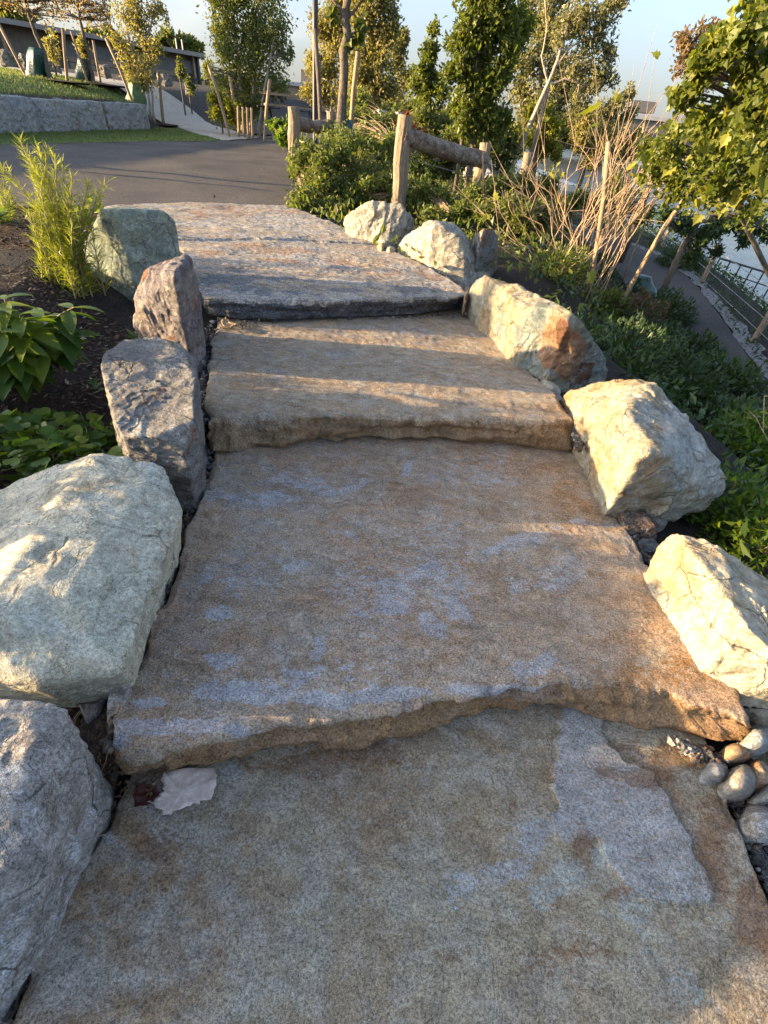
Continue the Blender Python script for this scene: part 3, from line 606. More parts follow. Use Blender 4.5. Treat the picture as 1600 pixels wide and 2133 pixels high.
rock('boulder', 'massive pale yellow boulder with a white crusted right flank, beside the third step', 'boulder',
     [(1168, 818, .34), (1195, 798, .44), (1225, 790, .50), (1300, 785, .60), (1345, 786, .62), (1400, 815, .62), (1450, 890, .56), (1490, 945, .46), (1523, 1005, .32), (1518, 1040, .24), (1470, 1070, .16), (1400, 1062, .16), (1335, 1040, .18), (1270, 1036, .18), (1232, 982, .22), (1212, 930, .24), (1188, 868, .28), (1300, 860, .64), (1360, 940, .60)],
     M['rock_lichen'], .06, 7, .019, 24, 14, (.95, 1.0), 24, GR, drop=.72, marks=[(1420, 920, (70, 120), 'pale', .75), (1470, 990, (50, 60), 'pale', .7), (1340, 870, (30, 50), 'pale', .5)])
rock('boulder', 'bright sunlit cream boulder cut off by the right edge of the picture', 'boulder',
     [(1363, 1160, .28), (1380, 1115, .36), (1402, 1098, .42), (1450, 1104, .44), (1512, 1140, .45), (1600, 1200, .42), (1720, 1290, .3), (1740, 1500, .1), (1600, 1480, .10), (1545, 1440, .12), (1500, 1378, .16), (1452, 1292, .20), (1402, 1220, .24), (1490, 1200, .47), (1580, 1330, .44), (1660, 1400, .38)],
     M['rock_yellow'], -.05, 7, .016, 24, 14, (.95, .99), 25, GR, drop=.85)
rock('boulder', 'shaded brown rock under the sunlit boulder at the right edge of the picture', 'boulder',
     [(1540, 1445, .05), (1600, 1440, .10), (1720, 1500, .10), (1700, 1600, .0), (1600, 1555, .0), (1570, 1500, .02)], M['rock_yellow'], -.2, 5, .012, 24, 8, (.94, .99), 26, GR)
for i, (lab, pts, mt, zb) in enumerate([
    ('grey upright rock just behind the pointed cream boulder', [(985, 490, .74), (1005, 476, .84), (1032, 475, .84), (1037, 500, .74), (1035, 560, .40), (1010, 580, .3), (990, 560, .4)], 'rock_slate', .1),
    ('squared grey rock with moss on its right edge, behind the long teal boulder', [(1040, 515, .42), (1060, 503, .48), (1085, 512, .44), (1085, 575, .15), (1050, 575, .18), (1040, 545, .3)], 'rock_slate', -.1),
    ('pale squared rock right of the mossy one, behind the long teal boulder', [(1085, 515, .42), (1105, 500, .46), (1118, 520, .38), (1116, 580, .06), (1095, 582, .08)], 'rock_pale', -.2),
    ('blue grey rock behind the bare twiggy shrub', [(1110, 480, .30), (1130, 462, .38), (1165, 470, .36), (1172, 520, .12), (1150, 560, -.1), (1115, 540, .0)], 'rock_grey', -.4),
    ('light grey boulder beside the lower path under the log rail', [(967, 350, .35), (985, 338, .5), (1015, 345, .5), (1030, 365, .3), (1020, 385, .0), (975, 382, .0)], 'rock_grey', -.5)]):
    rock('boulder', lab, 'boulder', pts, M[mt], zb, 5, .016, 40, 8, (.94, .99), 31+i, 'rocks on the slope behind the right side boulders')
# wedge stones and river pebbles
GP = 'loose pebbles beside the steps'
def small(lab, pts, mt, zb, cat='pebble', amp=.003, sharp=10, cuts=3, group=GP, nm='pebble', seed=1, res=4, rnd=True):
    return rock(nm, lab, cat, pts, M[mt], zb, res, amp, sharp, cuts, (.95, 1.0), seed, group, freq=3.0)
def oval(cx, cy, rx, ry, a, z0, zt):
    a = math.radians(a); pts = []
    for k in range(10):
        t = 2*PI*k/10; x = rx*math.cos(t); y = ry*math.sin(t)
        pts.append((cx+x*math.cos(a)-y*math.sin(a), cy+x*math.sin(a)+y*math.cos(a), z0))
    for k in range(5):
        t = 2*PI*k/5; x = rx*.5*math.cos(t); y = ry*.5*math.sin(t)
        pts.append((cx+x*math.cos(a)-y*math.sin(a), cy+x*math.sin(a)+y*math.cos(a)-2, zt))
    return pts
small('narrow pale blue wedge stone standing between the large cream boulder and the second step', [(228, 1418, .19), (268, 1416, .20), (266, 1440, .19), (240, 1530, .10), (228, 1545, .06), (220, 1490, .12)], 'rock_grey', -.05, 'stone', .005, 40, 4, None, 'wedge_stone', 41, 5)
small('dark stone sunk in the gap between the two nearest left boulders', [(150, 1440, .12), (225, 1425, .12), (205, 1490, .10), (180, 1510, .10)], 'rock_slate', -.1, 'stone', .006, 20, 4, None, 'wedge_stone', 42, 5)
small('brown pitted brick shaped stone wedged beside the second step on the right', [(1277, 1035, .20), (1310, 1030, .21), (1332, 1045, .21), (1370, 1098, .17), (1368, 1118, .13), (1310, 1108, .15), (1300, 1095, .17)], 'brick', .0, 'stone', .004, 60, 3, None, 'wedge_stone', 43, 5)
small('small grey stone below the brick shaped stone on the right', [(1328, 1125, .12), (1362, 1118, .13), (1378, 1140, .10), (1352, 1155, .08), (1338, 1150, .09)], 'rock_slate', .0, 'stone', .005, 20, 4, None, 'wedge_stone', 44, 5)
pebs = [((1368, 1080, 28, 17, 20), .12, .15, 'pebble_a', 'tan double pebble tucked under the massive pale yellow boulder'),
        ((1500, 1364, 42, 22, 55), .11, .17, 'brick', 'dark pinkish oval pebble leaning between the second step and the sunlit boulder'),
        ((1534, 1428, 30, 23, 60), .08, .14, 'brick', 'reddish brown pebble just below the dark pinkish one at the right'),
        ((1585, 1537, 34, 32, 20), .05, .13, 'pebble_b', 'pale grey pebble half in sun at the right edge beyond the step corner'),
        ((1540, 1566, 34, 20, 5), .02, .09, 'pebble_c', 'orange sunlit pebble under the right corner of the second step'),
        ((1495, 1606, 28, 24, 20), .02, .08, 'pebble_b', 'smaller grey tan pebble lying on the edge of the lowest step'),
        ((1547, 1626, 38, 42, 50), .00, .10, 'pebble_a', 'largest smooth oval pebble at the right of the lowest step'),
        ((1592, 1612, 20, 40, -30), .0, .08, 'pebble_c', 'angular yellowish stone at the right edge beside the largest smooth pebble'),
        ((1590, 1715, 52, 42, 30), -.04, .06, 'rock_grey', 'flat grey angular stone at the right edge below the pebbles'),
        ((1610, 1650, 26, 30, 30), -.02, .06, 'pebble_b', 'grey stone cut by the right edge above the flat angular one'),
        ((1143, 804, 30, 16, 30), .28, .34, 'rock_yellow', 'cream knobbly stone between the teal boulder and the massive yellow boulder'),
        ((1160, 829, 14, 10, 30), .26, .31, 'pebble_a', 'tiny round pale pebble below the cream knobbly stone'),
        ((1208, 790, 34, 8, 20), .25, .29, 'brick', 'thin rust coloured flake under the teal boulder'),
        ((795, 513, 12, 9, 0), .46, .52, 'pebble_c', 'small golden stone left of the pair beside the top step'),
        ((812, 519, 14, 9, 0), .45, .51, 'rock_yellow', 'small cream stone right of the pair beside the top step'),
        ((972, 617, 9, 24, 10), .38, .48, 'pebble_c', 'orange stone standing at the right front corner of the top step'),
        ((421, 742, 13, 6, 5), .27, .31, 'pebble_a', 'white pebble, upper of two in the left gap of the third step'),
        ((420, 754, 14, 8, 8), .27, .32, 'pebble_a', 'cream pebble, lower of two in the left gap of the third step'),
        ((424, 780, 8, 16, 0), .24, .29, 'pebble_b', 'narrow grey stone below the two pale pebbles in the left gap')]
for i, (e, z0, zt, mt, lab) in enumerate(pebs):
    o = small(lab, oval(*e, z0, zt), mt, z0-.05, seed=60+i, amp=.004 if 'angular' in lab or 'knobbly' in lab else .0018)

# gravel filling the gaps beside the steps (nobody could count it)
def scatter_bits(name, centres, sizes, mats, label=None, cat=None):
    S, Fc = ico(1); V = []; Fs = []; k = 0; rs = np.random.default_rng(5)
    ks = rs.uniform(.6, 1.3, (len(centres), 3)); 
    for c, s, q in zip(centres, sizes, ks):
        v = S*(1+.35*rs.uniform(-1, 1, (len(S), 1)))*q*s; a = rs.uniform(0, 6.28); ca, sa = math.cos(a), math.sin(a)
        v = v @ np.array([[ca, -sa, 0], [sa, ca, 0], [0, 0, 1]]).T; V.append(v+c); Fs.append(Fc+k); k += len(S)
    o = obj(name, mesh(name, np.concatenate(V), np.concatenate(Fs), mats, False, mi=rs.integers(0, len(mats), len(centres)).repeat(len(Fc))))
    return tag(o, label, cat, None, 'stuff')
gaps = [([(443, 690), (430, 740), (425, 800), (425, 880)], .27, 9, 220), ([(428, 900), (430, 940), (425, 985)], .13, 10, 120), ([(445, 960), (415, 1010), (395, 1070), (375, 1130), (345, 1210), (320, 1290), (290, 1370), (262, 1440), (225, 1560)], .11, 11, 420),
        ([(235, 1600), (215, 1680), (170, 1760), (120, 1870), (60, 1990), (0, 2120)], -.06, 13, 260), ([(520, 672), (430, 690), (440, 668), (820, 662), (960, 655)], .32, 5, 90),
        ([(975, 650), (1020, 700), (1060, 745), (1110, 785), (1150, 825), (1190, 870), (1212, 935)], .27, 8, 200), ([(1215, 945), (1250, 1010), (1280, 1070), (1330, 1135), (1375, 1195)], .11, 8, 150),
        ([(1375, 1200), (1410, 1260), (1450, 1310), (1475, 1350), (1500, 1400)], .11, 14, 170), ([(1400, 1545), (1460, 1570), (1500, 1590)], .02, 12, 80), ([(1510, 1640), (1545, 1690), (1570, 1760), (1600, 1830), (1650, 1900)], -.06, 14, 200), ([(1560, 1590), (1590, 1660), (1630, 1700)], -.03, 14, 60)]
cs, szs = [], []
for pl, z, w, k in gaps:
    r = resample(pl, int(k*1.9))
    for q in r:
        x, y = q + rng.normal(0, w*.5, 2)
        cs.append(P(x, y, z + rng.uniform(.0, .022))); szs.append(rng.choice([.005, .008, .011, .014], p=[.35, .33, .24, .08]))
M['g1'] = flat_mat('dark gravel', (.05, .047, .045), (.09, .085, .08), 30, .9, 0); M['g2'] = flat_mat('pale gravel', (.21, .20, .18), (.27, .26, .24), 30, .9, 0); M['g3'] = flat_mat('brown gravel', (.12, .08, .05), (.16, .11, .08), 30, .9, 0)
scatter_bits('gap_gravel', cs, szs, [M['g1'], M['g1'], M['g3'], M['g2'], M['g1']], 'dark and pale gravel bits filling the gaps beside the steps', 'gravel')
# soil bridging the gaps so that no slab or boulder floats
for pl, z, w in [([(445, 640), (430, 740), (424, 830), (424, 890)], .255, .08), ([(445, 945), (405, 1040), (380, 1110), (330, 1250), (285, 1370), (225, 1560)], .085, .10),
                 ([(225, 1540), (215, 1680), (120, 1870), (0, 2120)], -.075, .10), ([(975, 640), (1062, 742), (1150, 822), (1200, 880)], .255, .08), ([(1200, 930), (1280, 1070), (1375, 1195), (1480, 1350), (1560, 1480)], .085, .10), ([(1420, 1540), (1520, 1620), (1570, 1760), (1680, 1980)], -.075, .14)]:
    c = resample([P(x, y, z)[:2] for x, y in pl], 40); t = np.gradient(c, axis=0); t /= np.linalg.norm(t, axis=1)[:, None]; nn = np.column_stack([-t[:, 1], t[:, 0]])
    V = np.concatenate([np.column_stack([c+nn*w*s, z + (.0 if abs(s) > .5 else .008)*np.ones(40) + .004*rng.normal(size=40)]) for s in (-1, -.4, .4, 1)])
    I = np.arange(160).reshape(4, 40); F = np.stack([I[:-1, :-1].ravel(), I[1:, :-1].ravel(), I[1:, 1:].ravel(), I[:-1, 1:].ravel()], 1)
    tag(obj('gap_soil', mesh('gap_soil', V, F, M['soil'], True)), kind='structure')

# ------------------------------------------------------------------ plants
def quad_leaves(c, d, u, ln, wd, fold=.25, bend=0.0):
    """one folded pointed leaf per row: base c, direction d, side u, length, width"""
    nrm = np.cross(d, u); ln = ln[:, None]; wd = wd[:, None]
    b = c; t = c + d*ln - nrm*ln*bend; l_ = c + d*ln*.45 + u*wd*.5 + nrm*wd*fold; r_ = c + d*ln*.45 - u*wd*.5 + nrm*wd*fold
    V = np.stack([b, r_, t, l_], 1).reshape(-1, 3); k = np.arange(len(c))[:, None]*4
    F = np.concatenate([k+[[0, 1, 2]], k+[[0, 2, 3]]], 0).reshape(-1, 3)
    return V, F
def rdirs(k, rs, up=0.0, down=0.0):
    d = rs.normal(size=(k, 3)); d[:, 2] += up - down; return d/np.linalg.norm(d, axis=1)[:, None]
def leaf_cloud(pts, size, rs, aspect=.5, up=0.0, var=.5, fold=.25):
    k = len(pts); d = rdirs(k, rs, up); u = np.cross(d, rdirs(k, rs)); u /= np.linalg.norm(u, axis=1)[:, None]+1e-9
    s = size*rs.uniform(1-var, 1+var, k)
    return quad_leaves(pts, d, u, s, s*aspect, fold)
def bez(a, b, c, n):
    t = np.linspace(0, 1, n)[:, None]; return (1-t)**2*a + 2*t*(1-t)*b + t*t*c
def plant(name, label, cat, trunk, blobs, count, size, lmat, bmat, seed=1, group=None, aspect=.55, up=0.0, sub=14, sig=.22, twig=.006, squash=1.0, tk=8, branches=True, crown='crown', leafup=0, extra=None, stem_name='trunk'):
    """trunk = list of polylines [(px, py, Y, radius m)...]; blobs = [(px, py, Y, radius in photo px)]; leaves gather in small clumps at twig ends"""
    rs = np.random.default_rng(seed)
    tr = [[(Y(x, y, yy), r) for x, y, yy, r in pl] for pl in trunk]
    base = tr[0][0][0] if tr else np.array(Y(*blobs[0][:3]))
    base = np.array([base[0], base[1], Gz(base[0], base[1])])
    root = empty(name, base, label, cat, group)
    mb = MB(); nodes_ = []
    for pl in tr:
        p = np.array([a for a, _ in pl]); r = [b for _, b in pl]
        p = p.copy()
        if len(p) > 2: pass
        q = resample(np.column_stack([p, r]), 12); q[1:-1, :3] += .25*q[1:-1, 3:4]*rs.normal(size=(10, 3))
        if pl is tr[0] or True:
            g0 = Gz(q[0, 0], q[0, 1]); q = np.vstack([[q[0, 0], q[0, 1], min(g0-.05, q[0, 2]-.02), q[0, 3]*1.15], q])
        mb.tube(q[:, :3], q[:, 3], tk); nodes_.append(q[3:, :])
    nodes_ = np.concatenate(nodes_) if nodes_ else np.array([[*base, .01]])
    tot = sum(b[3]**1.6 for b in blobs); LV, LF, k0 = [], [], 0
    for (x, y, yy, rp_) in blobs:
        c = Y(x, y, yy); R = rp_*mpp(c); k = int(count*rp_**1.6/tot)
        sc = rdirs(sub, rs)*(rs.uniform(.15, 1, sub)**.5)[:, None]*R*.82*[1, 1, squash] + c
        if branches:
            for s in sc:
                dd = np.linalg.norm(nodes_[:, :3]-s, axis=1) + np.where(nodes_[:, 2] > s[2], .6*R, 0); j = int(dd.argmin()); a = nodes_[j, :3]
                midp = (a+s)/2 + rs.normal(size=3)*.06*np.linalg.norm(s-a) + [0, 0, .08*np.linalg.norm(s-a)]
                mb.tube(bez(a, midp, s, 5), np.linspace(min(nodes_[j, 3]*.6, twig*2.2), twig*.5, 5), 4, False)
        w = rs.dirichlet(np.ones(sub)*1.6); idx = rs.choice(sub, k, p=w)
        pts = sc[idx] + rs.normal(size=(k, 3))*R*sig*[1, 1, 1.05*squash]
        V, F = leaf_cloud(pts, size, rs, aspect, leafup); LV.append(V); LF.append(F+k0); k0 += len(V)
    if mb.n: mb.build(stem_name, bmat, root, True)
    o = obj(crown, mesh(crown, loc_mesh(np.concatenate(LV), root), np.concatenate(LF), lmat), root); tag(o, kind='stuff')
    return root
# ---- background trees, left of the picture
GT = 'young staked trees on the raised lawn'
plant('young_tree', 'leaning young tree with thin rusty leaves, leftmost on the raised lawn', 'tree', [[(108, 168, 21, .085), (90, 110, 21, .07), (72, 60, 21, .06), (55, 10, 21, .05), (45, -60, 21, .03)]],
      [(30, -10, 21, 34), (80, 0, 21, 40), (120, 10, 21, 34), (60, -60, 21, 60)], 1500, .085, L['pink'], M['bark'], 101, GT, twig=.012, sub=18)
plant('young_tree', 'young tree with sparse rusty crown, second from the left on the raised lawn', 'tree', [[(194, 172, 25, .085), (182, 110, 25, .07), (168, 50, 25, .055), (160, -10, 25, .04)]],
      [(130, 5, 25, 38), (190, 10, 25, 46), (215, 30, 25, 24), (160, -40, 25, 60)], 2300, .09, L['pink'], M['bark'], 102, GT, twig=.012, sub=20)
plant('young_tree', 'young staked lawn tree nearest the viewer, just outside the left edge of the picture', 'tree', [[(-560, 250, 9.0, .11), (-620, 100, 9.0, .10), (-700, -100, 9.0, .08)]],
      [(-700, -120, 9.2, 60), (-640, -60, 9.2, 40), (-760, -60, 9.2, 40)], 900, .08, L['pink'], M['bark'], 99, GT, twig=.012, sub=14)
plant('birch_tree', 'multi stemmed young birch with yellow green leaves behind the end of the block wall', 'tree',
      [[(303, 232, 23, .05), (290, 160, 23, .04), (268, 80, 23, .03), (255, 10, 23, .02)], [(312, 232, 23, .045), (305, 150, 23, .035), (310, 70, 23, .03), (325, 10, 23, .02)], [(318, 230, 23, .045), (316, 170, 23, .03), (300, 100, 23, .02)]],
      [(262, 30, 23, 34), (255, 90, 23, 26), (300, 60, 23, 36), (322, 110, 23, 26), (270, 125, 23, 34), (310, 150, 23, 28), (330, 30, 23, 22), (280, 165, 23, 26), (290, -20, 23, 40)], 5200, .10, L['birch'], M['barkpale'], 103, GT, twig=.01, sub=12)
plant('leafy_tree', 'dense columnar green tree cluster between the gravel path and the asphalt', 'tree',
      [[(505, 262, 24, .07), (500, 180, 24, .06), (490, 60, 24, .04), (480, -40, 24, .02)], [(522, 262, 24, .07), (530, 160, 24, .05), (540, 40, 24, .03)], [(538, 268, 23.6, .05), (555, 160, 23.6, .04), (575, 60, 23.6, .02)]],
      [(470, 30, 24, 46), (520, 40, 24, 52), (570, 60, 24, 40), (455, 100, 24, 36), (505, 110, 24, 50), (560, 130, 24, 42), (470, 160, 24, 34), (520, 180, 24, 46), (575, 180, 24, 28), (500, 225, 24, 34), (545, 225, 24, 30), (460, 0, 24, 34), (520, -40, 24, 80), (440, 150, 24, 18), (598, 110, 24, 18)],
      19000, .105, L['green'], M['barkpale'], 104, 'background trees across the paths', twig=.012, sub=12)
plant('yellow_shrub', 'low yellow green shrub at the left foot of the columnar trees', 'shrub', [[(462, 256, 23, .03), (462, 220, 23, .02)]],
      [(450, 205, 23, 20), (470, 225, 23, 24), (455, 240, 23, 20), (485, 245, 23, 16), (500, 232, 23, 16)], 2600, .10, L['yellow'], M['bark'], 105, None, sub=10)
for i, (lab, tr, bl, cnt, sz, lm, bm_) in enumerate([
    ('pale autumn birch left of the bare trunk, behind the near log rail', [[(690, 230, 20, .05), (688, 120, 20, .04), (700, 0, 20, .03)], [(668, 235, 20, .04), (662, 150, 20, .03)]], [(680, 60, 20, 36), (665, 140, 20, 30), (700, 110, 20, 36), (650, 195, 20, 22), (690, 190, 20, 34), (710, 20, 20, 40), (700, -30, 20, 40)], 13000, .085, 'birch', 'barkpale'),
    ('tall pale autumn birch right of the bare trunk', [[(770, 235, 18, .055), (768, 120, 18, .045), (775, 0, 18, .03)], [(745, 235, 18, .04), (752, 120, 18, .03)]], [(775, 20, 18, 44), (760, 90, 18, 40), (800, 100, 18, 38), (745, 160, 18, 34), (790, 170, 18, 42), (815, 60, 18, 30), (760, 215, 18, 30), (800, 225, 18, 30), (770, -30, 18, 50)], 20000, .085, 'birch', 'barkpale'),
    ('thin pale birch, rightmost of the autumn birches', [[(838, 235, 19, .035), (835, 150, 19, .03), (838, 60, 19, .02)]], [(835, 75, 19, 18), (830, 120, 19, 22), (840, 170, 19, 24), (828, 215, 19, 22)], 3600, .10, 'willow', 'barkpale'),
    ('slender upswept green tree left of the big dense tree', [[(893, 235, 14, .04), (890, 150, 14, .03), (905, 40, 14, .015)]], [(905, 60, 14, 14), (895, 95, 14, 22), (905, 140, 14, 26), (880, 150, 14, 26), (875, 195, 14, 30), (910, 200, 14, 28), (890, 235, 14, 30)], 3400, .09, 'mapledark', 'bark'),
    ('big dense dark green tree in the middle right', [[(985, 315, 11, .06), (988, 200, 11, .05), (1000, 60, 11, .04), (1010, -30, 11, .02)], [(960, 315, 11, .04), (965, 200, 11, .03), (980, 80, 11, .02)]], [(990, 30, 11, 44), (1040, 20, 11, 46), (970, 90, 11, 36), (1030, 95, 11, 52), (965, 150, 11, 34), (1020, 165, 11, 50), (965, 210, 11, 34), (1020, 230, 11, 44), (975, 265, 11, 28), (1035, 270, 11, 34), (1010, -40, 11, 70), (1080, 60, 11.5, 36)], 15500, .082, 'mapledark', 'bark'),
    ('leafy tree crown with willow like leaves behind the leaning pale trunk', [[(1120, 320, 16, .08), (1125, 200, 16, .06), (1130, 60, 16, .04)]], [(1110, 30, 16, 48), (1160, 20, 16, 44), (1100, 110, 16, 46), (1160, 110, 16, 44), (1100, 190, 16, 46), (1160, 185, 16, 46), (1100, 260, 16, 40), (1150, 265, 16, 34), (1195, 170, 16, 34), (1200, 60, 16, 26)], 11500, .085, 'willow', 'bark')]):
    plant('leafy_tree', lab, 'tree', tr, bl, cnt, sz, L[lm], M[bm_], 110+i, 'background trees across the paths', twig=.012, sub=12)
plant('leaning_tree', 'leaning tree with crooked pale bare branches and few narrow leaves by the river', 'tree',
      [[(1068, 345, 13, 0.053), (1100, 270, 13, 0.046), (1130, 200, 13, 0.043), (1140, 175, 13, 0.037), (1165, 120, 13, 0.031), (1185, 40, 13, 0.022), (1200, -40, 13, 0.012)],
       [(1140, 178, 13, 0.028), (1180, 165, 13, 0.022), (1230, 180, 13, 0.015), (1262, 168, 13, 0.009)], [(1150, 150, 13, 0.028), (1190, 95, 13, 0.019), (1240, 75, 13, 0.012), (1290, 20, 13, 0.006)],
       [(1142, 172, 13, 0.025), (1128, 120, 13, 0.019), (1140, 60, 13, 0.012), (1135, 0, 13, 0.009)]],
      [(1215, 20, 13, 38), (1260, 40, 13, 34), (1235, 90, 13, 32), (1265, 110, 13, 22), (1225, 160, 13, 34), (1255, 175, 13, 26), (1170, 60, 13, 30), (1290, 0, 13, 26), (1210, 210, 13, 26), (1200, 130, 13, 26)], 4200, .09, L['willow'], M['barkpale'], 120, None, .4, twig=.01, sub=16)
for i, (lab, bl, cnt, sz, lm, yb) in enumerate([
    ('greyish tree beyond the river bank, right of the leaning tree', [(1250, 235, 30, 26), (1290, 215, 30, 28), (1312, 195, 30, 14), (1270, 260, 30, 26), (1225, 250, 30, 24), (1310, 240, 30, 18)], 2800, .16, 'willow', 30),
    ('sunlit yellow green bush at the water edge behind the third fence post', [(1120, 240, 14, 26), (1150, 270, 14, 26), (1110, 290, 14, 22), (1160, 310, 14, 18), (1135, 315, 14, 18)], 3000, .075, 'yellow', 14),
    ('rusty brown bush behind the twiggy shrub', [(1220, 270, 13, 30), (1265, 290, 13, 34), (1235, 325, 13, 30), (1290, 330, 13, 32), (1200, 300, 13, 22), (1320, 300, 13, 26)], 5600, .06, 'birch', 13),
    ('pinkish leaved tree top seen behind the right maple', [(1440, 90, 12, 30), (1480, 70, 12, 26), (1425, 130, 12, 22), (1510, 130, 12, 34), (1560, 160, 12, 36), (1480, 170, 12, 26)], 1800, .09, 'pink', 12)]):
    x, y, yy, r = bl[0]
    plant('bush' if i else 'far_tree', lab, 'bush' if i in (1, 2) else 'tree', [[(x, y+70, yy, .05), (x, y, yy, .03)]], bl, cnt, sz, L[lm], M['bark'], 130+i, None, sub=10)

# ---- shrubs around the log fence
GS = 'evergreen shrubs round the log fence'
for i, (lab, bl, cnt, sz, lm) in enumerate([
    ('leafy shrub spilling onto the asphalt at the top step', [(640, 325, 8.2, 32), (665, 360, 8.0, 42), (685, 410, 7.8, 46), (640, 425, 7.4, 34), (690, 448, 7.4, 30), (620, 345, 8.4, 24), (690, 320, 8.2, 36)], 8170, .055, 'olive'),
    ('leafy shrub at the foot of the near log fence post', [(700, 290, 9.5, 34), (740, 315, 9, 42), (765, 360, 8.6, 42), (730, 380, 8.2, 34), (795, 320, 9, 38)], 7600, .055, 'olive'),
    ('leafy shrub behind the furthest right side boulder', [(770, 400, 7.8, 30), (810, 390, 8, 26), (740, 415, 7.7, 26), (830, 410, 7.8, 20)], 4180, .05, 'olive'),
    ('dark shrub below the log rail left of the rail end', [(880, 420, 7.8, 30), (920, 420, 7.8, 30), (900, 455, 7.4, 28), (945, 450, 7.4, 28), (870, 390, 8, 16)], 6840, .05, 'olive'),
    ('sunlit shrub right of the log rail', [(990, 420, 7.6, 32), (1040, 400, 7.8, 34), (1020, 445, 7.3, 30), (1060, 440, 7.2, 28), (1080, 385, 8, 30)], 7600, .05, 'olive'),
    ('shrub beside the third fence post reaching the twiggy shrub', [(1100, 400, 8, 32), (1140, 395, 8.2, 30), (1125, 440, 7.6, 30), (1165, 430, 7.8, 22), (1090, 455, 7.0, 24)], 6840, .05, 'olive'),
    ('dark green hedge on the far side of the log rail', [(880, 345, 13.5, 30), (930, 350, 13.5, 26), (900, 365, 13, 22), (950, 330, 13.5, 20), (1050, 345, 13, 20)], 2600, .08, 'dark'),
    ('bushy growth under the autumn birches', [(740, 255, 13, 30), (790, 262, 13, 30), (760, 285, 12, 30), (820, 300, 11, 24), (700, 275, 12.5, 18)], 3600, .08, 'olive'),
    ('wide olive thicket under the tall birch right of the bare trunk', [(755, 225, 15, 28), (800, 240, 15, 30), (845, 235, 15, 26), (820, 265, 14, 26), (770, 265, 14, 26)], 4200, .09, 'green'),
    ('thicket at the foot of the slender tree behind the near post', [(875, 250, 13.5, 26), (905, 275, 13.5, 28), (930, 300, 13, 26), (945, 255, 13.5, 26), (890, 310, 13, 22)], 3600, .085, 'green'),
    ('dark thicket under the big dense tree behind the log rail', [(990, 290, 13, 30), (1030, 300, 13, 30), (1060, 280, 13, 30), (1060, 320, 13, 22), (960, 310, 13, 22)], 3600, .085, 'green'),
    ('green bush on the bank screening the river behind the twiggy shrub', [(1200, 420, 10.5, 28), (1250, 430, 10.5, 28), (1300, 420, 10.5, 30), (1340, 450, 10.5, 24), (1280, 385, 11, 24)], 4200, .07, 'green'),
    ('olive thicket at the foot of the leaning tree', [(1090, 290, 17, 30), (1130, 270, 17, 30), (1180, 260, 17, 34), (1160, 300, 17, 22), (1210, 290, 17, 30)], 3800, .11, 'willow'),
    ('tall grassy plant beside the asphalt near the light pole', [(575, 265, 19, 14), (590, 285, 18, 14), (600, 262, 19, 12)], 900, .14, 'laurel')]):
    x, y, yy, r = bl[-2]
    plant('shrub', lab, 'shrub', [[(x, y+r, yy, .015), (x, y, yy, .01)]], bl, cnt, sz, L[lm], M['twig'], 150+i, GS, sub=12, sig=.26, twig=.003, squash=.9)
plant('red_plant', 'small red leaved plant behind the log fence post', 'shrub', [[(850, 300, 12, .012), (850, 270, 12, .008)]], [(840, 262, 12, 14), (860, 275, 12, 16), (850, 245, 12, 9), (880, 285, 12, 12)], 500, .07, L['red'], M['twig'], 170, None, .35, sub=8)

# ---- log fence and posts
def post(lab, px, ptop, pbot, y, r, lean=0, mat='wood', group='wooden fence posts', parent=None, name='fence_post', cat='post', k=10):
    t = Y(px, ptop, y); b = Y(px+lean, pbot, y); b = np.array([t[0] if not lean else b[0], b[1], Gz(t[0], y)-.2])
    mb = MB(); n = 7; pts = np.array([b+(t-b)*i/(n-1) for i in range(n)]); rs = np.random.default_rng(int(px))
    pts[1:-1, :2] += rs.normal(size=(n-2, 2))*r*.10
    rr = r*(1+rs.normal(size=n)*.05); rr[-1] *= .93
    mb.tube(pts, rr, k)
    if parent is not None: return mb.build('post', M[mat], parent, False), t, b
    root = np.array([b[0], b[1], b[2]+.2]); V = np.concatenate(mb.v)-root
    o = obj(name, mesh(name, V, mb.f, M[mat], False), None, root); return tag(o, lab, cat, group), t, b
def logfence(lab, a, b, y1, y2, rr, fr, droop=.03, wires=()):
    root = empty('log_fence', Y(a[0], a[2], y1), lab, 'fence', None)
    root.location.z = Gz(root.location.x, root.location.y)
    _, t1, b1 = post('', a[0], a[1], a[2], y1, a[3], parent=root); _, t2, b2 = post('', b[0], b[1], b[2], y2, b[3], parent=root)
    h1 = t1 + (0, 0, -fr*1.0); h2 = t2 + (0, 0, -fr*1.0); v = h2-h1
    n = 9; pts = np.array([h1+v*(-.03+1.06*i/(n-1)) for i in range(n)]); pts[:, 2] -= droop*np.sin(np.linspace(0, PI, n)); rs = np.random.default_rng(int(a[0]))
    mb = MB(); mb.tube(pts, rr*(1+rs.normal(size=n)*.05), 12); mb.build('rail', M['logbark'], root, True)
    for w in wires:
        mb = MB(); p = t1-(0, 0, w); q = t2-(0, 0, w); mb.tube([p+(q-p)*i/4 for i in range(5)], .004, 4); mb.build('wire', M['wire'], root)
    return root
logfence('near split log rail between two round posts right of the asphalt, with wires below', (845, 240, 420, .10), (1012, 297, 400, .085), 7.6, 8.6, .105, .19, .03, (.42, .72))
logfence('further log rail between two posts beside the asphalt edge', (611, 222, 330, .115), (690, 232, 300, .10), 11.5, 12.5, .11, .22, .05)
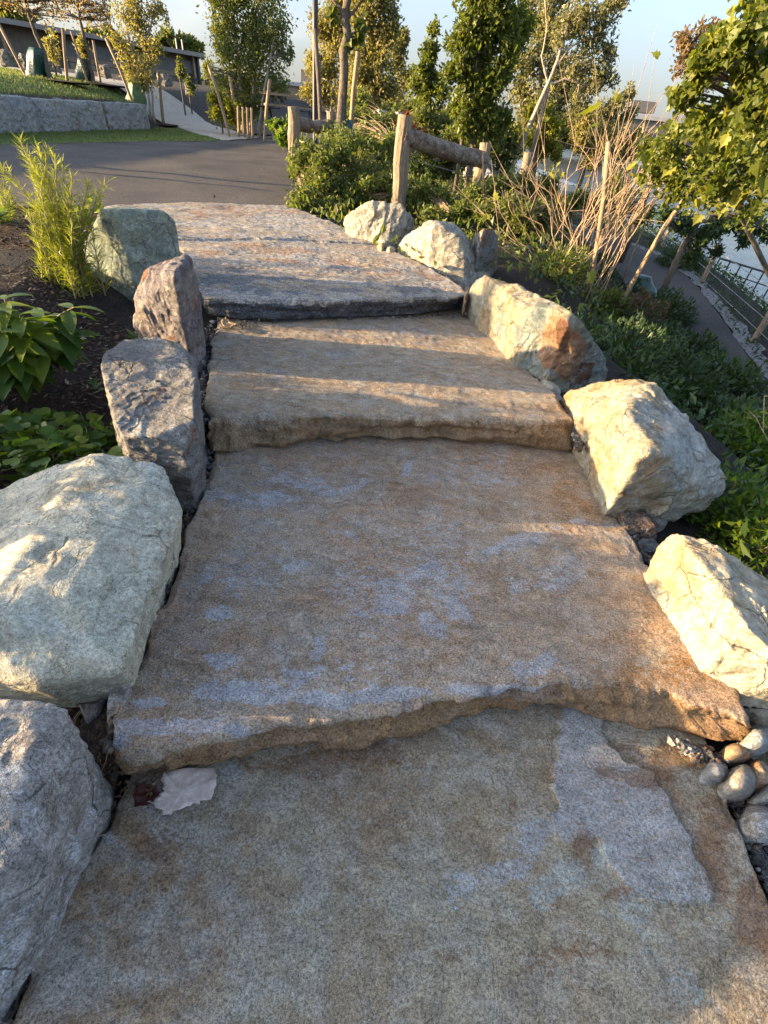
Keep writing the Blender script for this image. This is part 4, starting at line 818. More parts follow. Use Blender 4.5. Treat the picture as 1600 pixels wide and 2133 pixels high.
for i, (lab, px, pt, pb, y, r, mt) in enumerate([
    ('weathered fence post standing before the river, right of the near log rail', 1102, 318, 352, 10.2, .085, 'wood'),
    ('grey fence post just left of the pale trunk guards', 783, 232, 262, 13.5, .07, 'wood'),
    ('short post behind the red leaved plant', 866, 243, 290, 14, .07, 'wood')]):
    post(lab, px, pt, pb, y, r, mat=mt)
for i, (lab, px, pt, pb, y) in enumerate([('white plastic trunk guard left of the near fence post, left of two', 797, 230, 268, 14), ('white plastic trunk guard right beside the near fence post', 834, 234, 270, 14)]):
    post(lab, px, pt, pb, y, .13, mat='concrete', name='trunk_guard', cat='trunk guard', group='white trunk guards')
# wire fence along the lower path
root = empty('wire_fence', (6.5, 9, -.7), 'wooden post and wire fence along the far side of the dark lower path', 'fence')
wp = []
for (px, pt, pb, z) in ((1478, 545, 600, -.68), (1590, 650, 712, -.74), (1398, 478, 520, -.62)):
    b = P(px-22, pb, z); t = b + (0, 0, .75); mb = MB(); rs = np.random.default_rng(px)
    mb.tube([b-(0, 0, .2), b+(0, 0, .3), t], [.05, .047, .045], 8); mb.build('post', M['wood'], root); wp.append(t)
wp = [wp[2], wp[0], wp[1], wp[1]+(wp[1]-wp[0])*1.2]; wp.insert(0, wp[0]+(wp[0]-wp[1])*1.0)
for dz in (.04, .22, .40, .58):
    mb = MB(); mb.tube(resample([w-(0, 0, dz) for w in wp], 20), .0045, 4); mb.build('wire', M['wire'], root)
# railing on the river side
root = empty('river_railing', (12, 18, -2.3), 'dark metal railing of the dock in front of the water at right', 'railing')
ra, rb = P(1500, 538, -1.35), P(1700, 600, -1.35)
mb = MB(); mb.tube([ra, rb], .035, 6); mb.build('top_rail', M['metal'], root)
mb = MB(); mb.tube([ra-(0, 0, .35), rb-(0, 0, .35)], .02, 6); mb.build('lower_rail', M['metal'], root)
for t in np.linspace(0, 1, 9):
    p = ra+(rb-ra)*t; mb = MB(); mb.tube([p, p-(0, 0, 1.05)], .025, 6); mb.build('post', M['metal'], root)
dk = MB(); cc = (ra+rb)/2; dv = rb-ra; dk.box((cc[0]-.6*dv[1]/np.linalg.norm(dv)*-1, cc[1]+.0, -2.2), (np.linalg.norm(dv)*1.1, 2.6, .12), math.atan2(dv[1], dv[0]))
dk = tag(dk.build('dock', M['concrete']), 'pale floating dock deck beside the river railing', 'dock')
# pale sunlit river wall
pts = [P(1040, 318, -1.9), P(1110, 352, -1.9), P(1190, 388, -1.9)]
mb = MB()
for a, b in zip(pts[:-1], pts[1:]):
    d = b-a; mb.box((a+b)/2-(0, 0, .35), (np.linalg.norm(d)*1.01, 1.6, .9), math.atan2(d[1], d[0]))
tag(mb.build('river_wall', M['concrete']), 'bright white stone edge along the river behind the fence posts', 'river wall')

# ---- stakes, poles, bags
def pole(name, lab, cat, a, b, y, r, mat, group=None, r2=None, k=8):
    p, q = Y(*a, y), Y(*b, y); g = np.array([q[0], q[1], min(q[2], Gz(q[0], q[1]))-.05])
    mb = MB(); mb.tube([g, q*.5+g*.5, (p+q)/2, p], [r, r, (r+(r2 or r))/2, r2 or r], k); base = g.copy()
    o = obj(name, mesh(name, np.concatenate(mb.v)-base, mb.f, M[mat], True), None, base); return tag(o, lab, cat, group)
pole('light_pole', 'tall thin black light pole rising out of the top of the picture', 'light pole', (657, -120), (656, 242), 17, .075, 'metal')
pole('tree_stake', 'slim brown stake leaning beside the black light pole', 'stake', (656, 60), (671, 262), 13, .045, 'bark', 'tree stakes')
pole('tree_stake', 'pale stake right of the bare grey trunk', 'stake', (746, 108), (728, 262), 10.5, .04, 'stake', 'tree stakes')
for lab, a, b, y, r in [('upright stake before the nearest lawn tree, outside the picture', (-520, 100), (-500, 250), 8.3, .06), ('upright stake behind the nearest lawn tree, outside the picture', (-640, 100), (-600, 250), 9.8, .06), ('long slanting stake at the far left, before the leftmost lawn tree', (-5, 45), (58, 166), 20.6, .045), ('upright stake right of the leftmost lawn tree', (131, 58), (140, 172), 21.5, .05), ('slanting stake left of the second lawn tree', (148, 65), (183, 172), 24.2, .045),
                        ('short stake right of the second lawn tree', (194, 84), (209, 171), 24.5, .045), ('long slanting stake left of the birch at the wall end', (221, 80), (277, 205), 22.5, .05), ('upright stake at the right of the birch, end of the block wall', (331, 148), (336, 228), 23.4, .06),
                        ('long slanting stake left of the columnar trees', (434, 135), (474, 256), 22, .055), ('white stake right foot of the columnar trees', (562, 165), (550, 275), 21.5, .055), ('thin second stake left of the columnar trees', (478, 160), (494, 250), 23, .05)]:
    pole('tree_stake', lab, 'stake', a, b, y, r, 'stake', 'tree stakes')
for lab, a, b, y, r in [('sunlit tan stake in the middle of the bare twiggy shrub', (1268, 295), (1247, 545), 6.2, .026), ('slanting tan stake at the right of the twiggy shrub', (1455, 375), (1322, 560), 6.4, .028)]:
    pole('tree_stake', lab, 'stake', a, b, y, r, 'stake', 'tree stakes')
for i, x in enumerate((496, 506, 515, 524)): pole('trunk_guard', ['white tube guard at the foot of the columnar trees, leftmost', 'second white tube guard at the foot of the columnar trees', 'third white tube guard at the foot of the columnar trees', 'rightmost white tube guard at the foot of the columnar trees'][i], 'trunk guard', (x, 222+i), (x+1, 264), 22.5, .05, 'stake', 'white trunk guards')
t = plant('bare_tree', 'straight grey trunk with few leaves and a strap rising before the birches', 'tree', [[(706, 292, 10, .085), (712, 200, 10, .075), (718, 100, 10, .07), (722, 0, 10, .06), (724, -80, 10, .05)], [(722, 40, 10, .03), (740, 20, 10, .02), (758, -5, 10, .015)], [(720, 30, 10, .03), (700, 10, 10, .02), (680, -20, 10, .015)]],
      [(745, 75, 10, 14), (735, 95, 10, 12), (750, 50, 10, 10), (690, 30, 10, 14), (760, -20, 10, 20), (690, -40, 10, 26)], 260, .12, L['mapledark'], M['bark'], 180, None, .8, sub=5)
for j in range(1): pass
def bag(lab, px, pt, pb, y, r, mat):
    t = Y(px, pt, y); b = Y(px, pb, y); k = 20; n = 12; rs = np.random.default_rng(int(px)); V = []
    ph = rs.uniform(0, 6, 3)
    for i in range(n):
        s = i/(n-1); z = b[2]*(1-s)+t[2]*s; R = r*(1.0-.35*s**2+.05*math.sin(7*s+ph[0]))
        for j in range(k):
            w = 2*PI*j/k; q = R*(1+.10*math.sin(5*w+ph[1]+3*s)+.06*math.sin(9*w+ph[2]-4*s)); V.append((b[0]*(1-s)+t[0]*s+q*math.cos(w), b[1]+q*math.sin(w), z))
    F = [(i*k+j, i*k+(j+1) % k, (i+1)*k+(j+1) % k, (i+1)*k+j) for i in range(n-1) for j in range(k)] + [tuple((n-1)*k+j for j in range(k))]
    base = np.array([b[0], b[1], b[2]]); o = obj('watering_bag', mesh('watering_bag', np.array(V)-base, F, M[mat], True), None, base); tag(o, lab, 'watering bag', 'tree watering bags')
bag('dark green watering bag round the leftmost lawn tree', 78, 100, 170, 21, .33, 'bag')
bag('dark green watering bag at the second lawn tree', 174, 122, 174, 25, .30, 'bag')
bag('light green watering bag at the birch behind the wall end', 285, 168, 218, 23, .34, 'baglight')
bag('dark green watering bag at the foot of the bare grey trunk', 718, 248, 295, 10.3, .20, 'bag')
bag('dark teal watering bag in the shade beside the lower path', 1342, 575, 612, 7.4, .16, 'bag')

# ---- dark green plastic sheet at the right edge
u, v = np.meshgrid(np.linspace(0, 1, 40), np.linspace(0, 1, 30), indexing='ij')
c = P(1525, 1050, -.15); e1 = P(1680, 960, -.1)-c; e2 = P(1660, 1230, -.25)-c
pp = c + u.ravel()[:, None]*e1 + v.ravel()[:, None]*e2
pp[:, 2] += .06*ridge(np.column_stack([u.ravel()*3, v.ravel()*2+u.ravel()*2, u.ravel()*0]), 3, 4) + .12*np.sin(PI*u.ravel())*np.sin(PI*v.ravel())
I = np.arange(1200).reshape(40, 30); F = np.stack([I[:-1, :-1].ravel(), I[1:, :-1].ravel(), I[1:, 1:].ravel(), I[:-1, 1:].ravel()], 1)
o = obj('plastic_sheet', mesh('plastic_sheet', pp-c, F, M['bag'], True), None, c); tag(o, 'crumpled dark green plastic bag lying on the slope at the right edge', 'plastic bag')
so = o.modifiers.new('thick', 'SOLIDIFY'); so.thickness = .006

# ---- granite block wall, left
root = empty('block_wall', (-10.3, 15, .5), 'low retaining wall of rough grey granite blocks beside the lawn', 'stone wall')
wl_ = [(0-160, 272), (121, 271), (262, 272), (333, 268)]
ys = [9.6, 15.2, 18.6, 21.6]
for i in range(3):
    a, b = ys[i]+(.03 if i else 0), ys[i+1]-.03; xs = -10.5
    W = []
    for yy in (a, b):
        for xx in (xs-.45, xs+.28):
            for zz in (1.15+.03*i*0+rng.uniform(-.02, .02),): W.append((xx+rng.uniform(-.02, .02), yy, zz))
    W += [(xs+.33, (a+b)/2, 1.0), (xs+.30, a+.03, .8), (xs+.30, b-.03, .8)]
    o = rock('block', None, None, W, M['rock_block'], .40, 6, .03, 60, 4, (.985, 1.0), 200+i, world_pts=True, drop=1.0, parent=root, freq=1.0)
# mulch rings on the lawn
for lab, px, py, y, rx_, ry_ in [('dark mulch mound round the leftmost lawn tree', 100, 176, 21, 1.6, 1.0), ('dark mulch mound round the second lawn tree', 195, 178, 24.8, 1.6, .9), ('dark mulch mound at the birch by the wall end', 338, 236, 23.5, .6, .5)]:
    c = Y(px, py, y); c[2] = Gz(c[0], c[1]); S, Fc = ico(4); S = S[:, :]*[rx_, ry_, .045]*(1+.15*fbm(S*2, 3, 7)[:, None])
    o = obj('mulch_mound', mesh('mulch_mound', S, Fc, M['mulch'], True), None, c); tag(o, lab, 'mulch', 'mulch mounds on the lawn')

# ---- pavilion building, fence, terrace
ZR = 5.0
A_, B_ = P(-160, 15, ZR), P(417, 116, ZR)
d = (B_-A_); d[2] = 0; Lb = np.linalg.norm(d); d /= Lb; nb = np.array([-d[1], d[0], 0])
if nb @ (np.array([0, 0, 0])-A_) > 0: nb = -nb            # away from the camera
ang = math.atan2(d[1], d[0]); gz0 = 1.75
root = empty('pavilion', (B_[0], B_[1], gz0), 'long low pavilion with flat roof, slatted timber wall and grey end panel', 'building')
mid = (A_+B_)/2
MB().box(mid+nb*3+(0, 0, .02), (Lb+.5, 7.4, .34), ang).build('roof', M['roof'], root)
hz_ = ZR-.17-gz0+.6
MB().box(mid+nb*3.6-(0, 0, hz_/2+.15), (Lb-.4, 5.2, hz_), ang).build('wall', M['walldark'], root)
ns = 120
for i in range(ns):
    s = Lb*(.42 + .53*i/ns); q = A_+d*s+nb*.75
    if i == 0: slat = MB(); slat.box((0, 0, 0), (.10, .08, 1.75), ang); sm_ = mesh('slat', np.concatenate(slat.v), slat.f, M['wallwood'])
    obj('slat', sm_, root, q-(0, 0, ZR-gz0-.95)-np.array(root.location))
MB().box(A_+d*(Lb*.69)+nb*.72-(0, 0, 1.05), (Lb*.56, .1, 1.0), ang).build('upper_panel', M['panel'], root)
for s in (.0, .2, .4, .965): MB().box(A_+d*(Lb*s+.2)+nb*.5-(0, 0, (ZR-gz0)/2+.1), (.25, .25, ZR-gz0+.1), ang).build('column', M['wallwood'], root)
MB().box(B_-d*.1+nb*3-(0, 0, (ZR-gz0)/2+.2), (.2, 5.4, ZR-gz0+.2), ang).build('end_wall', M['panel'], root)
for s in (.94, .97): MB().box(B_-d*(1-s)*Lb+nb*2+(0, 0, .6), (.10, .10, 1.1), ang).build('vent_pipe', M['concrete'], root)
root = empty('metal_fence', (B_[0], B_[1]-2, gz0), 'black metal picket fence in front of the pavilion', 'fence')
f0, f1 = A_-nb*3.2, B_-nb*1.0+d*2.0
for k in range(22):
    q = f0+(f1-f0)*k/21; q[2] = gz0; mb = MB(); mb.box(q+(0, 0, .65), (.07, .07, 1.5), ang); mb.build('post', M['metal'], root)
mb = MB(); q0, q1 = f0.copy(), f1.copy(); q0[2] = q1[2] = gz0+1.2; mb.tube([q0, q1], .03, 4); mb.build('rail', M['metal'], root)
mb = MB(); q0[2] = q1[2] = gz0+.3; mb.tube([q0, q1], .02, 4); mb.build('rail', M['metal'], root)
mb = MB()
for k in range(150):
    q = f0+(f1-f0)*(.55+.45*k/150); q[2] = gz0+.75; mb.box(q, (.022, .022, .95), ang)
tag(mb.build('pickets', M['metal'], root), kind='stuff')
mb = MB(); q = (f0+f1)/2-nb*.8; q[2] = gz0-.12; mb.box(q, (Lb+3, 1.0, .42), ang); tag(mb.build('terrace_kerb', M['terrace']), 'pale stone kerb below the black fence', 'kerb')
rl = ['furthest left dark rock before the pavilion', 'second dark rock before the pavilion', 'third dark rock before the pavilion, behind the second lawn tree', 'dark rock between the second lawn tree and the birch', 'dark rock right of the birch at the fence', 'rightmost dark rock at the pavilion fence']
for i, (px, py, y) in enumerate([(15, 118, 24), (55, 125, 24.5), (108, 130, 25), (215, 142, 26), (342, 162, 29), (395, 182, 30)]):
    c = Y(px, py, y); S = rng.uniform(.18, .30); W = [c+rng.uniform(-1, 1, 3)*[S*1.5, S, S*.6]+(0, 0, S*.3) for _ in range(12)]
    rock('boulder', rl[i], 'boulder', W, M['rock_slate'], c[2]-.3, 4, .03, 30, 6, (.9, .98), 220+i, 'dark rocks before the pavilion', world_pts=True)
for i, (lab, px, py, y, r) in enumerate([('small shrub left in front of the pavilion', 110, 95, 24, 22), ('small shrub behind the second lawn tree', 172, 98, 25, 14), ('narrow green sapling at the right end of the pavilion', 375, 140, 27, 13), ('dark low shrub at the pavilion corner', 395, 178, 28, 11)]):
    plant('shrub', lab, 'shrub', [[(px, py+r+10, y, .03), (px, py, y, .02)]], [(px, py, y, r), (px+3, py+r, y, r*.8), (px-3, py-r, y, r*.6)], 420, .11, L['birch' if i < 2 else 'green'], M['bark'], 230+i, 'shrubs by the pavilion', sub=8)
# picnic table and far low building
root = empty('picnic_table', Y(605, 235, 24), 'picnic table with dark metal frame beyond the near log rail', 'table')
c = Y(603, 200, 24)
MB().box(c, (2.1, 1.0, .07), .5).build('tabletop', M['stake'], root)
for s in (-1, 1):
    MB().box(c+(s*.2, -s*.9, -.32), (1.9, .35, .06), .5).build('bench', M['stake'], root)
    q = c+(s*.75, s*.4, 0); mb = MB(); mb.tube([q+(0, -.35, -.8), q+(0, 0, 0)], .04, 6); mb.tube([q+(0, .35, -.8), q], .04, 6); mb.tube([q+(-.2, -.9, -.4), q+(.2, .9, -.4)], .03, 6); mb.build('frame', M['metal'], root)
q = Y(625, 200, 70); root = empty('far_building', (q[0], q[1], q[2]-3), 'low tan building far beyond the trees in the middle', 'building')
MB().box(q-(0, 0, 1.0), (10, 8, 3.4), .1).build('wall', M['wallwood'], root); MB().box(q+(0, 0, .85), (10.6, 8.6, .3), .1).build('roof', M['concrete'], root); MB().box(q+(1, 0, 1.6), (1.4, 2, 1.2), .1).build('roof_box', M['wallwood'], root)
q = Y(1345, 262, 150); root = empty('far_building', (q[0], q[1], q[2]-6), 'long grey building across the river at the right', 'building')
MB().box(q-(0, 0, 2.5), (52, 20, 6.5), 0).build('wall', M['panel'], root); MB().box(q-(0, 0, -1.1), (53, 21, .7), 0).build('roof', M['concrete'], root)
MB().box(q+(-3, 0, 3.2), (6, 5, 2.0), 0).build('roof_box', M['panel'], root); MB().box(q+(12, 0, 2.6), (6, 6, 2.4), 0).build('roof_box', M['roof'], root)
for k in range(12): MB().box(q+(-24+4.2*k, -10.06, -2.2), (2.8, .12, 1.6), 0).build('window', M['walldark'], root)
# far tree belts
def belt(lab, a, b, n_, hgt, seed, mat, wdt=8):
    rs = np.random.default_rng(seed); a, b = np.array(a, float), np.array(b, float); V, F, k = [], [], 0; S, Fc = ico(3)
    for i in range(n_):
        c = a+(b-a)*rs.uniform() + rs.normal(size=3)*[wdt, wdt, 0]; s = hgt*rs.uniform(.45, .8)
        v = S*(1+.25*fbm(S*2.5+i, 3, seed)[:, None])*[s*.8, s*.8, s*.75]+c+(0, 0, s*.3); V.append(v); F.append(Fc+k); k += len(S)
        cnt = 260; dd = rdirs(cnt, rs); pt = c+(0, 0, s*.3)+dd*[s*.85, s*.85, s*.8]*rs.uniform(.9, 1.1, (cnt, 1)); lv, lf = leaf_cloud(pt, s*.17, rs, .7); V.append(lv); F.append(lf+k); k += len(lv)
    c0 = (a+b)/2; return tag(obj('tree_belt', mesh('tree_belt', np.concatenate(V)-c0, np.concatenate(F), mat, False), None, c0), lab, 'trees', None, 'stuff')
belt('distant tree belt on the horizon behind the pavilion and birches', (-190, 150, 1), (-10, 190, 0), 60, 9, 1, M['hill'])
belt('distant tree belt across the river on the right', (130, 40, 0), (150, 420, 0), 60, 9, 2, M['hill'])
belt('distant tree belt where the river bends away', (0, 300, 0), (150, 420, 0), 40, 10, 3, M['hill'], 14)
for i, (px, py, y, r) in enumerate([(20, 35, 60, 34), (195, 75, 110, 16), (225, 80, 110, 18), (360, 85, 110, 22), (395, 95, 110, 18)]):
    plant('far_tree', ['dark tree behind the pavilion roof at the far left', 'dark round treetop over the middle of the pavilion roof, left of two', 'dark round treetop over the middle of the pavilion roof, right of two', 'dark treetop behind the right part of the pavilion roof', 'dark treetop just above the right end of the pavilion'][i], 'tree', [[(px, py+80, y, .3), (px, py, y, .2)]], [(px, py, y, r), (px-r*.8, py+8, y, r*.7), (px+r*.8, py+10, y, r*.7)], 1100, .8, L['green'], M['bark'], 240+i, 'treetops behind the pavilion', sub=10)

# ---- bare twiggy shrub
root_p = P(1185, 640, .05); root = empty('twiggy_shrub', (root_p[0], root_p[1], Gz(root_p[0], root_p[1])), 'nearly leafless shrub with many thin reddish stems right of the boulders', 'shrub')
mb = MB(); rs = np.random.default_rng(77); tips = []
for i in range(52):
    s = P(rs.uniform(1105, 1270), rs.uniform(575, 660), -.05); ex = rs.uniform(0, 1)
    tx = 1080+520*ex**1.25 + rs.normal()*20 - 90*(1-ex); ty = 440-200*math.sin(min(1, ex*1.15)*PI*.62)+rs.normal()*35
    yy = s[1]+rs.uniform(-.5, .8); t_ = Y(min(tx, 1500), ty, max(yy, 3.5)); 
    if np.linalg.norm(t_-s) > 1.9: t_ = s+(t_-s)*1.9/np.linalg.norm(t_-s)
    m_ = (s+t_)/2 + rs.normal(size=3)*.15 + (0, 0, .12); c_ = bez(s, m_, t_, 9); c_[1:-1] += rs.normal(size=(7, 3))*.024; mb.tube(c_, np.linspace(.0085, .0028, 9), 5, False)
    for k in range(rs.integers(3, 6)):
        j = rs.integers(3, 8); a = c_[j]; dr = c_[min(j+1, 8)]-c_[j-1]; dr /= np.linalg.norm(dr); e = a + (dr+rs.normal(size=3)*.38)*rs.uniform(.2, .6); cc_ = bez(a, (a+e)/2+rs.normal(size=3)*.03, e, 5); mb.tube(cc_, np.linspace(.0038, .0016, 5), 4, False); tips.append(e)
tag(mb.build('stems', M['twig'], root, True), kind='stuff')
# lobed leaf shared by maples and the few leaves on the shrub
def lobed(n_l=5):
    out = [(0, -.5)]
    prof = [(.10, -.42), (.30, -.48), (.52, -.22), (.34, -.10), (.50, .12), (.30, .10), (.20, .22), (.10, .30)]
    pts = [(0.0, -.46)]+prof+[(0.0, .58)]+[(-x, y) for x, y in prof[::-1]]
    V = [(x, y, .28*abs(x)+.12*y*y) for x, y in pts]+[(0, 0, -.02)]; k = len(pts)
    F = [(i, (i+1) % k, k) for i in range(k)]; return V, F
LVf = lobed()
def leaf_mesh(mat, nm='leaf'):
    m_ = mesh(nm, LVf[0], [f for f in LVf[1]], mat); return m_
def ovate(mat, nm='leaf', w=.30, droop=.25, cup=.18, tip=1.0):
    n_ = 7; V = []; F = []
    for i in range(n_):
        t = i/(n_-1); wd = w*math.sin(PI*min(1, (t*.92+.06)))**.8*(1-.35*t); z = -droop*t*t
        V += [(-wd, t, z+cup*wd), (0, t, z-.02), (wd, t, z+cup*wd)]
    for i in range(n_-1):
        a = 3*i; F += [(a, a+1, a+4, a+3), (a+1, a+2, a+5, a+4)]
    return mesh(nm, V, F, mat, True)
def put_leaf(m_, parent, p, d, size, roll=0.0):
    o = obj('leaf', m_, parent); q = Vector(d).to_track_quat('Y', 'Z')
    M4 = Matrix.Translation(Vector(np.asarray(p)-np.array(parent.location))) @ q.to_matrix().to_4x4() @ Matrix.Rotation(roll, 4, 'Y') @ Matrix.Scale(size, 4)
    o.matrix_local = M4; return o
lm1, lm2 = leaf_mesh(L['maple']), leaf_mesh(L['mapledark'])
for i in range(26):
    put_leaf(lm1, root, tips[rs.integers(len(tips))], rs.normal(size=3), rs.uniform(.07, .12), rs.uniform(-1, 1))
for px, py, s in ((1231, 580, .14), (1222, 235, .20), (1240, 262, .10), (1320, 345, .12), (1430, 290, .12), (1228, 588, .08)):
    put_leaf(lm1, root, Y(px, py, 5.0), (rs.normal(), -.5, rs.normal()), s, .3)
# ---- right side maple: big leaves close to the camera
mp_base = P(1345, 585, -.6)
root = empty('maple_tree', (6.3, 7.0, Gz(6.3, 7.0)), 'large maple with big lime green lobed leaves filling the upper right', 'tree')
mb = MB(); rs = np.random.default_rng(31)
trk = [(6.3, 7.0, -.9)] + [Y(1530, 420, 6.2), Y(1560, 300, 5.8), Y(1600, 150, 5.5), Y(1640, 0, 5.3)]
mb.tube(resample(trk, 12), np.linspace(.035, .018, 12), 8)
blobs = [(1590, 20, 4.6, 46), (1560, 70, 4.6, 34), (1520, 90, 4.8, 26), (1480, 120, 4.9, 26), (1455, 155, 5, 20), (1580, 150, 4.8, 30), (1425, 205, 5.2, 18), (1560, 215, 4.8, 36), (1600, 270, 4.7, 44), (1500, 250, 5.2, 36), (1450, 265, 5.4, 26), (1400, 300, 5.6, 34), (1460, 320, 5.3, 40),
         (1540, 330, 5, 46), (1600, 360, 4.8, 40), (1380, 350, 5.8, 30), (1430, 390, 5.6, 36), (1500, 400, 5.3, 40), (1570, 420, 5.1, 40), (1660, 120, 4.6, 70), (1660, 330, 4.7, 60), (1355, 310, 6, 16)]
trn = resample(trk, 30); LV, LF, k0 = [], [], 0; cl = []
for (x, y, yy, rp_) in blobs:
    c = Y(x, y, yy); R = rp_*mpp(c)
    for s in range(6):
        e = c+rdirs(1, rs)[0]*R*.7; a = trn[int(np.argmin(np.linalg.norm(trn-e, axis=1)+np.where(trn[:, 2] > e[2], .5, 0)))]
        mb.tube(bez(a, (a+e)/2+rs.normal(size=3)*.06, e, 6), np.linspace(.014, .004, 6), 5, False); cl.append((e, R*.38))
mb.build('trunk', M['bark'], root, True)
k = 6500; idx = rs.integers(0, len(cl), k); pts = np.array([cl[i][0] for i in idx])+rs.normal(size=(k, 3))*np.array([cl[i][1] for i in idx])[:, None]
V, F = leaf_cloud(pts, .046, rs, .85); tag(obj('crown', mesh('crown', loc_mesh(V, root), F, L['mapledark']), root), kind='stuff')
for i in range(290):
    e, R = cl[rs.integers(len(cl))]; p = e+rs.normal(size=3)*R*1.1
    d_ = np.array([rs.normal()*.5-.2, rs.normal()*.5-.3, -1.0+rs.normal()*.5])
    put_leaf(lm1 if rs.uniform() < .65 else lm2, root, p, d_, rs.uniform(.06, .17), rs.uniform(-1.2, 1.2))
plant('dark_tree', 'dark drooping foliage over the water below the maple', 'tree', [[(1420, 520, 9, .05), (1450, 470, 9, .04), (1500, 440, 9, .03)]],
      [(1420, 470, 9, 26), (1460, 500, 9, 26), (1500, 470, 9, 28), (1440, 530, 9.2, 20), (1550, 470, 9, 30), (1600, 490, 9, 30), (1490, 530, 9.2, 14), (1385, 450, 9, 20), (1550, 500, 9, 16)], 3600, .075, L['dark'], M['bark'], 190, None, .45, sub=12)

# ---- slope planting on the right
def mound(name, lab, cat, px, py, z, R, cnt, sz, lm, seed, group=None, asp=.5, h=.5, up=.5):
    c = P(px, py, z) if z is not None else np.array([px, py, 0.0]); c[2] = Gz(c[0], c[1]); rs = np.random.default_rng(seed); root = empty(name, c, lab, cat, group)
    dd = rdirs(cnt, rs); cnt = cnt*2; R = R*1.2; sz = sz*1.15; dd = rdirs(cnt, rs); dd[:, 2] = np.abs(dd[:, 2]); pt = dd*[R, R, R*h]*(rs.uniform(.2, 1, (cnt, 1))**.4)*(1+.3*fbm(dd*2.2, 2, seed)[:, None])
    u = np.cross(dd+rs.normal(size=dd.shape)*.3, [0, 0, 1.0]); u /= np.linalg.norm(u, axis=1)[:, None]+1e-6
    d2 = dd*[1, 1, .3]+rs.normal(size=dd.shape)*.4; d2[:, 2] += .15; d2 /= np.linalg.norm(d2, axis=1)[:, None]; u = np.cross(d2, [0, 0, 1.0]); u /= np.linalg.norm(u, axis=1)[:, None]+1e-6
    s = sz*rs.uniform(.6, 1.3, cnt); V, F = quad_leaves(pt, d2, u, s, s*asp, .2, .2)
    tag(obj('foliage', mesh('foliage', V, F, L[lm]), root), kind='stuff')
    mb = MB()
    for i in range(14): e = pt[rs.integers(cnt)]; mb.tube([np.zeros(3), e*.5+(0, 0, .03), e], [.005, .004, .002], 4, False)
    o = obj('stems', mesh('stems', np.concatenate(mb.v), mb.f, M['twig']), root); return root
gs = 'low shrubs on the shaded slope'
mounds = [(1300, 640, -.1, .55, 1500, .055, 'brownred', 'brownish red low shrub right of the bare twiggy shrub'), (1350, 690, -.2, .45, 1200, .06, 'dark', 'dark shrub beside the brownish red one on the slope'), (1390, 640, -.5, .4, 900, .06, 'dark', 'small dark shrub at the lower path beyond the brownish red one'),
          (1300, 740, .0, .35, 900, .045, 'dark', 'low green plant between the teal boulder and the lower path'), (1380, 760, -.3, .42, 1100, .06, 'dark', 'leafy shrub on the slope behind the massive pale boulder'), (1440, 720, -.5, .42, 1100, .06, 'dark', 'leafy shrub at the near edge of the lower path'),
          (1450, 810, -.3, .40, 1100, .065, 'dark', 'broad leaved shrub above the right flank of the massive boulder'), (1520, 790, -.55, .42, 1000, .07, 'dark', 'shrub overhanging the lower path at the right'), (1510, 860, -.3, .38, 1000, .07, 'dark', 'pointed leaf plant right of the massive pale boulder'),
          (1580, 870, -.5, .40, 1000, .07, 'dark', 'shrub near the right edge under the yellow leaved twig'), (1560, 940, -.3, .34, 1000, .06, 'laurel', 'brighter green plant at the lower right flank of the massive boulder'), (1460, 1120, -.1, .20, 420, .045, 'laurel', 'small green plant between the massive boulder and the sunlit boulder'),
          (1545, 1190, -.1, .22, 420, .05, 'laurel', 'green sprigs behind the sunlit boulder at the right edge'), (1260, 640, -.1, .30, 700, .05, 'olive', 'sunlit green clump at the foot of the twiggy shrub'), (1410, 560, -.6, .4, 800, .06, 'dark', 'shrub where the lower path disappears'), (1230, 560, .0, .35, 900, .055, 'dark', 'green undergrowth among the reddish stems'),
          (1150, 620, .1, .28, 700, .04, 'olive', 'grassy clump just behind the long teal boulder'), (1090, 520, .25, .30, 800, .045, 'olive', 'small leaved shrub above the mossy rocks'), (1000, 455, .4, .35, 900, .05, 'olive', 'small leaved shrub behind the pointed cream boulder')]
for i, (px, py, z, R, cnt, sz, lm, lab) in enumerate(mounds): mound('low_shrub', lab, 'shrub', px, py, z, R, cnt, sz, lm, 300+i, gs, h=.95)
for i, (x, y, R_, h_, lab) in enumerate([(-3.5, .1, .42, .95, 'leafy shrub in the left bed level with the lowest step, outside the picture, added for its shade'), (-3.35, .95, .42, 1.0, 'leafy shrub in the left bed behind the large cream boulder, outside the picture, added for its shade'),
                                         (-3.6, 1.7, .38, .85, 'leafy shrub in the left bed level with the slate boulder, outside the picture, added for its shade'), (-3.9, 2.4, .26, .75, 'small leafy shrub in the left bed level with the purple grey boulder, outside the picture, added for its shade'), (-3.6, -.8, .45, .95, 'leafy shrub in the left bed nearest the viewer, outside the picture, added for its shade')]):
    mound('low_shrub', lab, 'shrub', x, y, None, R_*1.25, 2200, .08, 'laurel', 330+i, 'unseen shade shrubs added in the left bed', h=h_)  # unseen shrubs, added to keep low sun off the left boulders and steps
